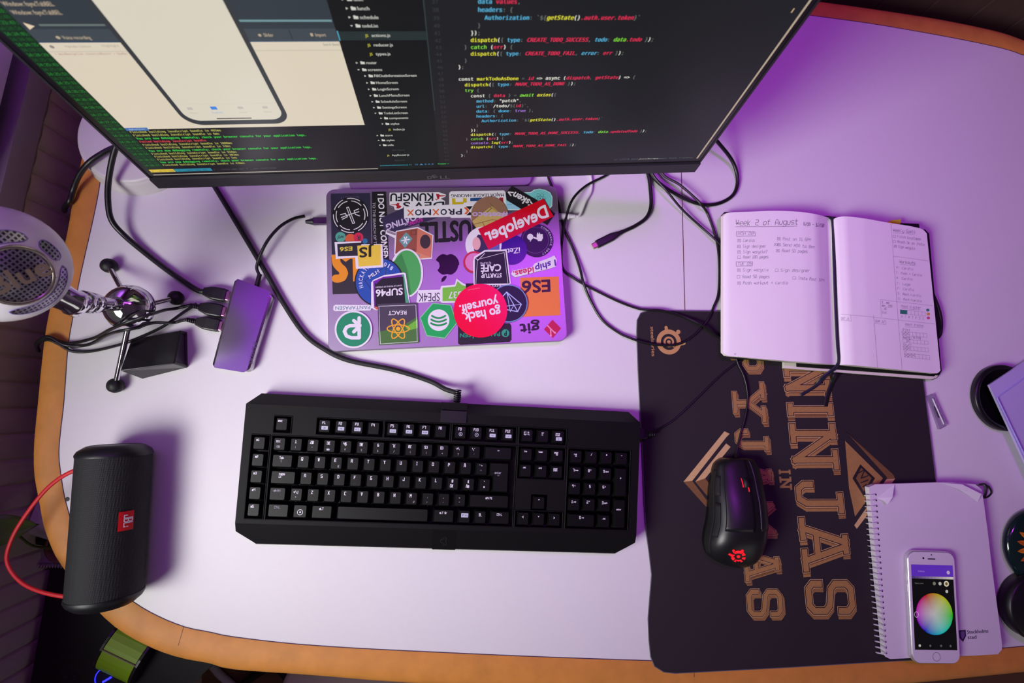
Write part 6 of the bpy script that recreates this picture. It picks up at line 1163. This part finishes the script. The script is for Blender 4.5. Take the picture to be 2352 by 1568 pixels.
mb = MB(); mb.loft([[tcn+ta*k+tb_*(x+2)+Vector((0, 0, 6.4)) for x in (-.7, .7)]+[tcn+ta*k+tb_*(x+2)+Vector((0, 0, 7.2)) for x in (.7, -.7)] for k in (-25, 25)], mat('clear_bar', (150, 150, 120), .2, var=0), False); mb.build('tear_bar', tp)
sn = thing('spiral_notebook', 'grey spiral notebook poking out behind the red strap', 'notebook', D(110, 1275, tz)); zS = tz+10
q = [(92, 1250), (150, 1258), (150, 1302), (82, 1301)]; Pq = [D(*p, zS) for p in q]
if sum(a.x*b.y-b.x*a.y for a, b in zip(Pq, Pq[1:]+Pq[:1])) < 0: Pq.reverse()
mb = MB(); mb.prism(Pq, 9.5, mat('grey_cover', (160, 152, 158), .6, var=.15)); mb.build('cover', sn)
mb = MB(); sp_ = []
for i in range(60): t = i/59; p = D(82+64*t, 1297, zS); sp_.append(p+Vector((0, 3.2*math.sin(i*2*math.pi/6), 2.2+3.2*math.cos(i*2*math.pi/6))))
mb.tube(sp_, .7, mat('wire_steel', (190, 180, 184), .3, .8, var=0), 6); mb.build('wire_coil', sn)
mb = MB(); ppoly(mb, Pl((0, 0, zS+.1), (1, 0, 0), (0, 1, 0)), [(104, 1260), (115, 1256), (113, 1268)], m_wp, 0, 0); mb.build('printed_mark', sn)
bk_ = thing('black_box', 'black box lid between the grey spiral notebook and white sheet', 'box', D(110, 1240, -145)); mb = MB(); Pq = [D(*p, -122) for p in ((82, 1236), (130, 1244), (150, 1262), (82, 1250))]
if sum(a.x*b.y-b.x*a.y for a, b in zip(Pq, Pq[1:]+Pq[:1])) < 0: Pq.reverse()
mb.prism(Pq, 27.5, m_pc); mb.build('lid', bk_)
sh = thing('paper_sheet', 'white sheet standing between the wall and the desk edge', 'paper', D(95, 1190, -110)); mb = MB(); A = [D(56, 1222, -112), D(96, 1128, -85), D(140, 1150, -80), D(118, 1242, -118)]
mb.add(A+[p-Vector((0, 0, .5)) for p in A], [[0, 1, 2, 3], [7, 6, 5, 4], [0, 4, 5, 1], [1, 5, 6, 2], [2, 6, 7, 3], [3, 7, 4, 0]], mat('sheet_white', (214, 204, 214), .7)); mb.build('sheet', sh)
plt_ = thing('potted_plant', 'plant stretching one green leaf past the red strap', 'plant', Vector((-536, -226, -150))); m_leaf = mat('leaf_green', (72, 92, 34), .45, var=.35, scale=60)
lb, le_ = D(-60, 1225, -30), D(92, 1203, -58); n = 14; mb = MB(); vs = []; sd = Vector((.1, .98, 0))
for i in range(n+1):
    t = i/n; p = lb.lerp(le_, t)+Vector((0, 0, 8*math.sin(math.pi*t))); w = 23*math.sin(math.pi*min(1, t*1.0+.02))**.7*(1-t*.25); vs += [p-sd*w+Vector((0, 0, 4)), p-sd*w*.5+Vector((0, 0, 1)), p, p+sd*w*.5+Vector((0, 0, 1)), p+sd*w+Vector((0, 0, 4))]
mb.add(vs, [[i*5+j, i*5+j+1, (i+1)*5+j+1, (i+1)*5+j] for i in range(n) for j in range(4)], m_leaf, True); lf_ = mb.build('leaf', plt_); lf_.modifiers.new('thick', 'SOLIDIFY').thickness = .0006
mb = MB(); mb.tube(crom([Vector((-545, -222, -125)), Vector((-552, -210, -80)), lb.lerp(le_, .55)], 8), 1.6, m_leaf, 8); mb.build('stem', plt_)
mb = MB(); mb.lathe([(15, 0), (20, 28), (21, 30), (18, 30), (17, 24), (.5, 24)], (-548, -222, -150), mat('pot_clay', (120, 84, 62), .7), seg=24); mb.build('pot', plt_)
# cables on the floor under the front edge
for i, (lab, pts, r, m) in enumerate((('pale cable trailing over the floor below the front edge', [(488, 1528), (505, 1548), (530, 1570), (560, 1600)], 9, m_wp), ('dark floor cable crossing below the front edge beside the pale one', [(620, 1530), (590, 1548), (560, 1570), (530, 1600)], 9, m_cab), ('dark floor cable looping below the middle of the front edge', [(640, 1535), (655, 1552), (670, 1580), (690, 1610)], 9, m_cab), ('grey floor cable below the front edge beside the pale panel', [(760, 1548), (740, 1562), (715, 1590), (700, 1610)], 12, mat('cable_grey', (84, 90, 88), .5)))):
    t = thing('floor_cable', lab, 'cable', D(*pts[1], -740), 'cables on the floor'); mb = MB(); mb.tube(crom([D(u, v, -739+r) for u, v in pts], 6), r, m, 8); mb.build('lead', t)
ch_ = thing('stool', 'stool with a pale seat tucked below the front edge', 'stool', (-150, -500, -740)); mb = MB(); sc_ = D(850, 1640, -330)
mb.lathe([(150, -26), (162, -18), (164, -4), (156, 2), (.5, 6)], sc_, mat('seat_pale', (196, 172, 164), .6, var=.05), seg=56); mb.build('seat', ch_)
for a in (.5, 2.1, 3.7, 5.2): mb = MB(); mb.tube([Vector((sc_.x+120*math.cos(a), sc_.y+120*math.sin(a), sc_.z-24)), Vector((sc_.x+150*math.cos(a), sc_.y+150*math.sin(a), -739))], 13, m_wood, 12); mb.build('leg', ch_)
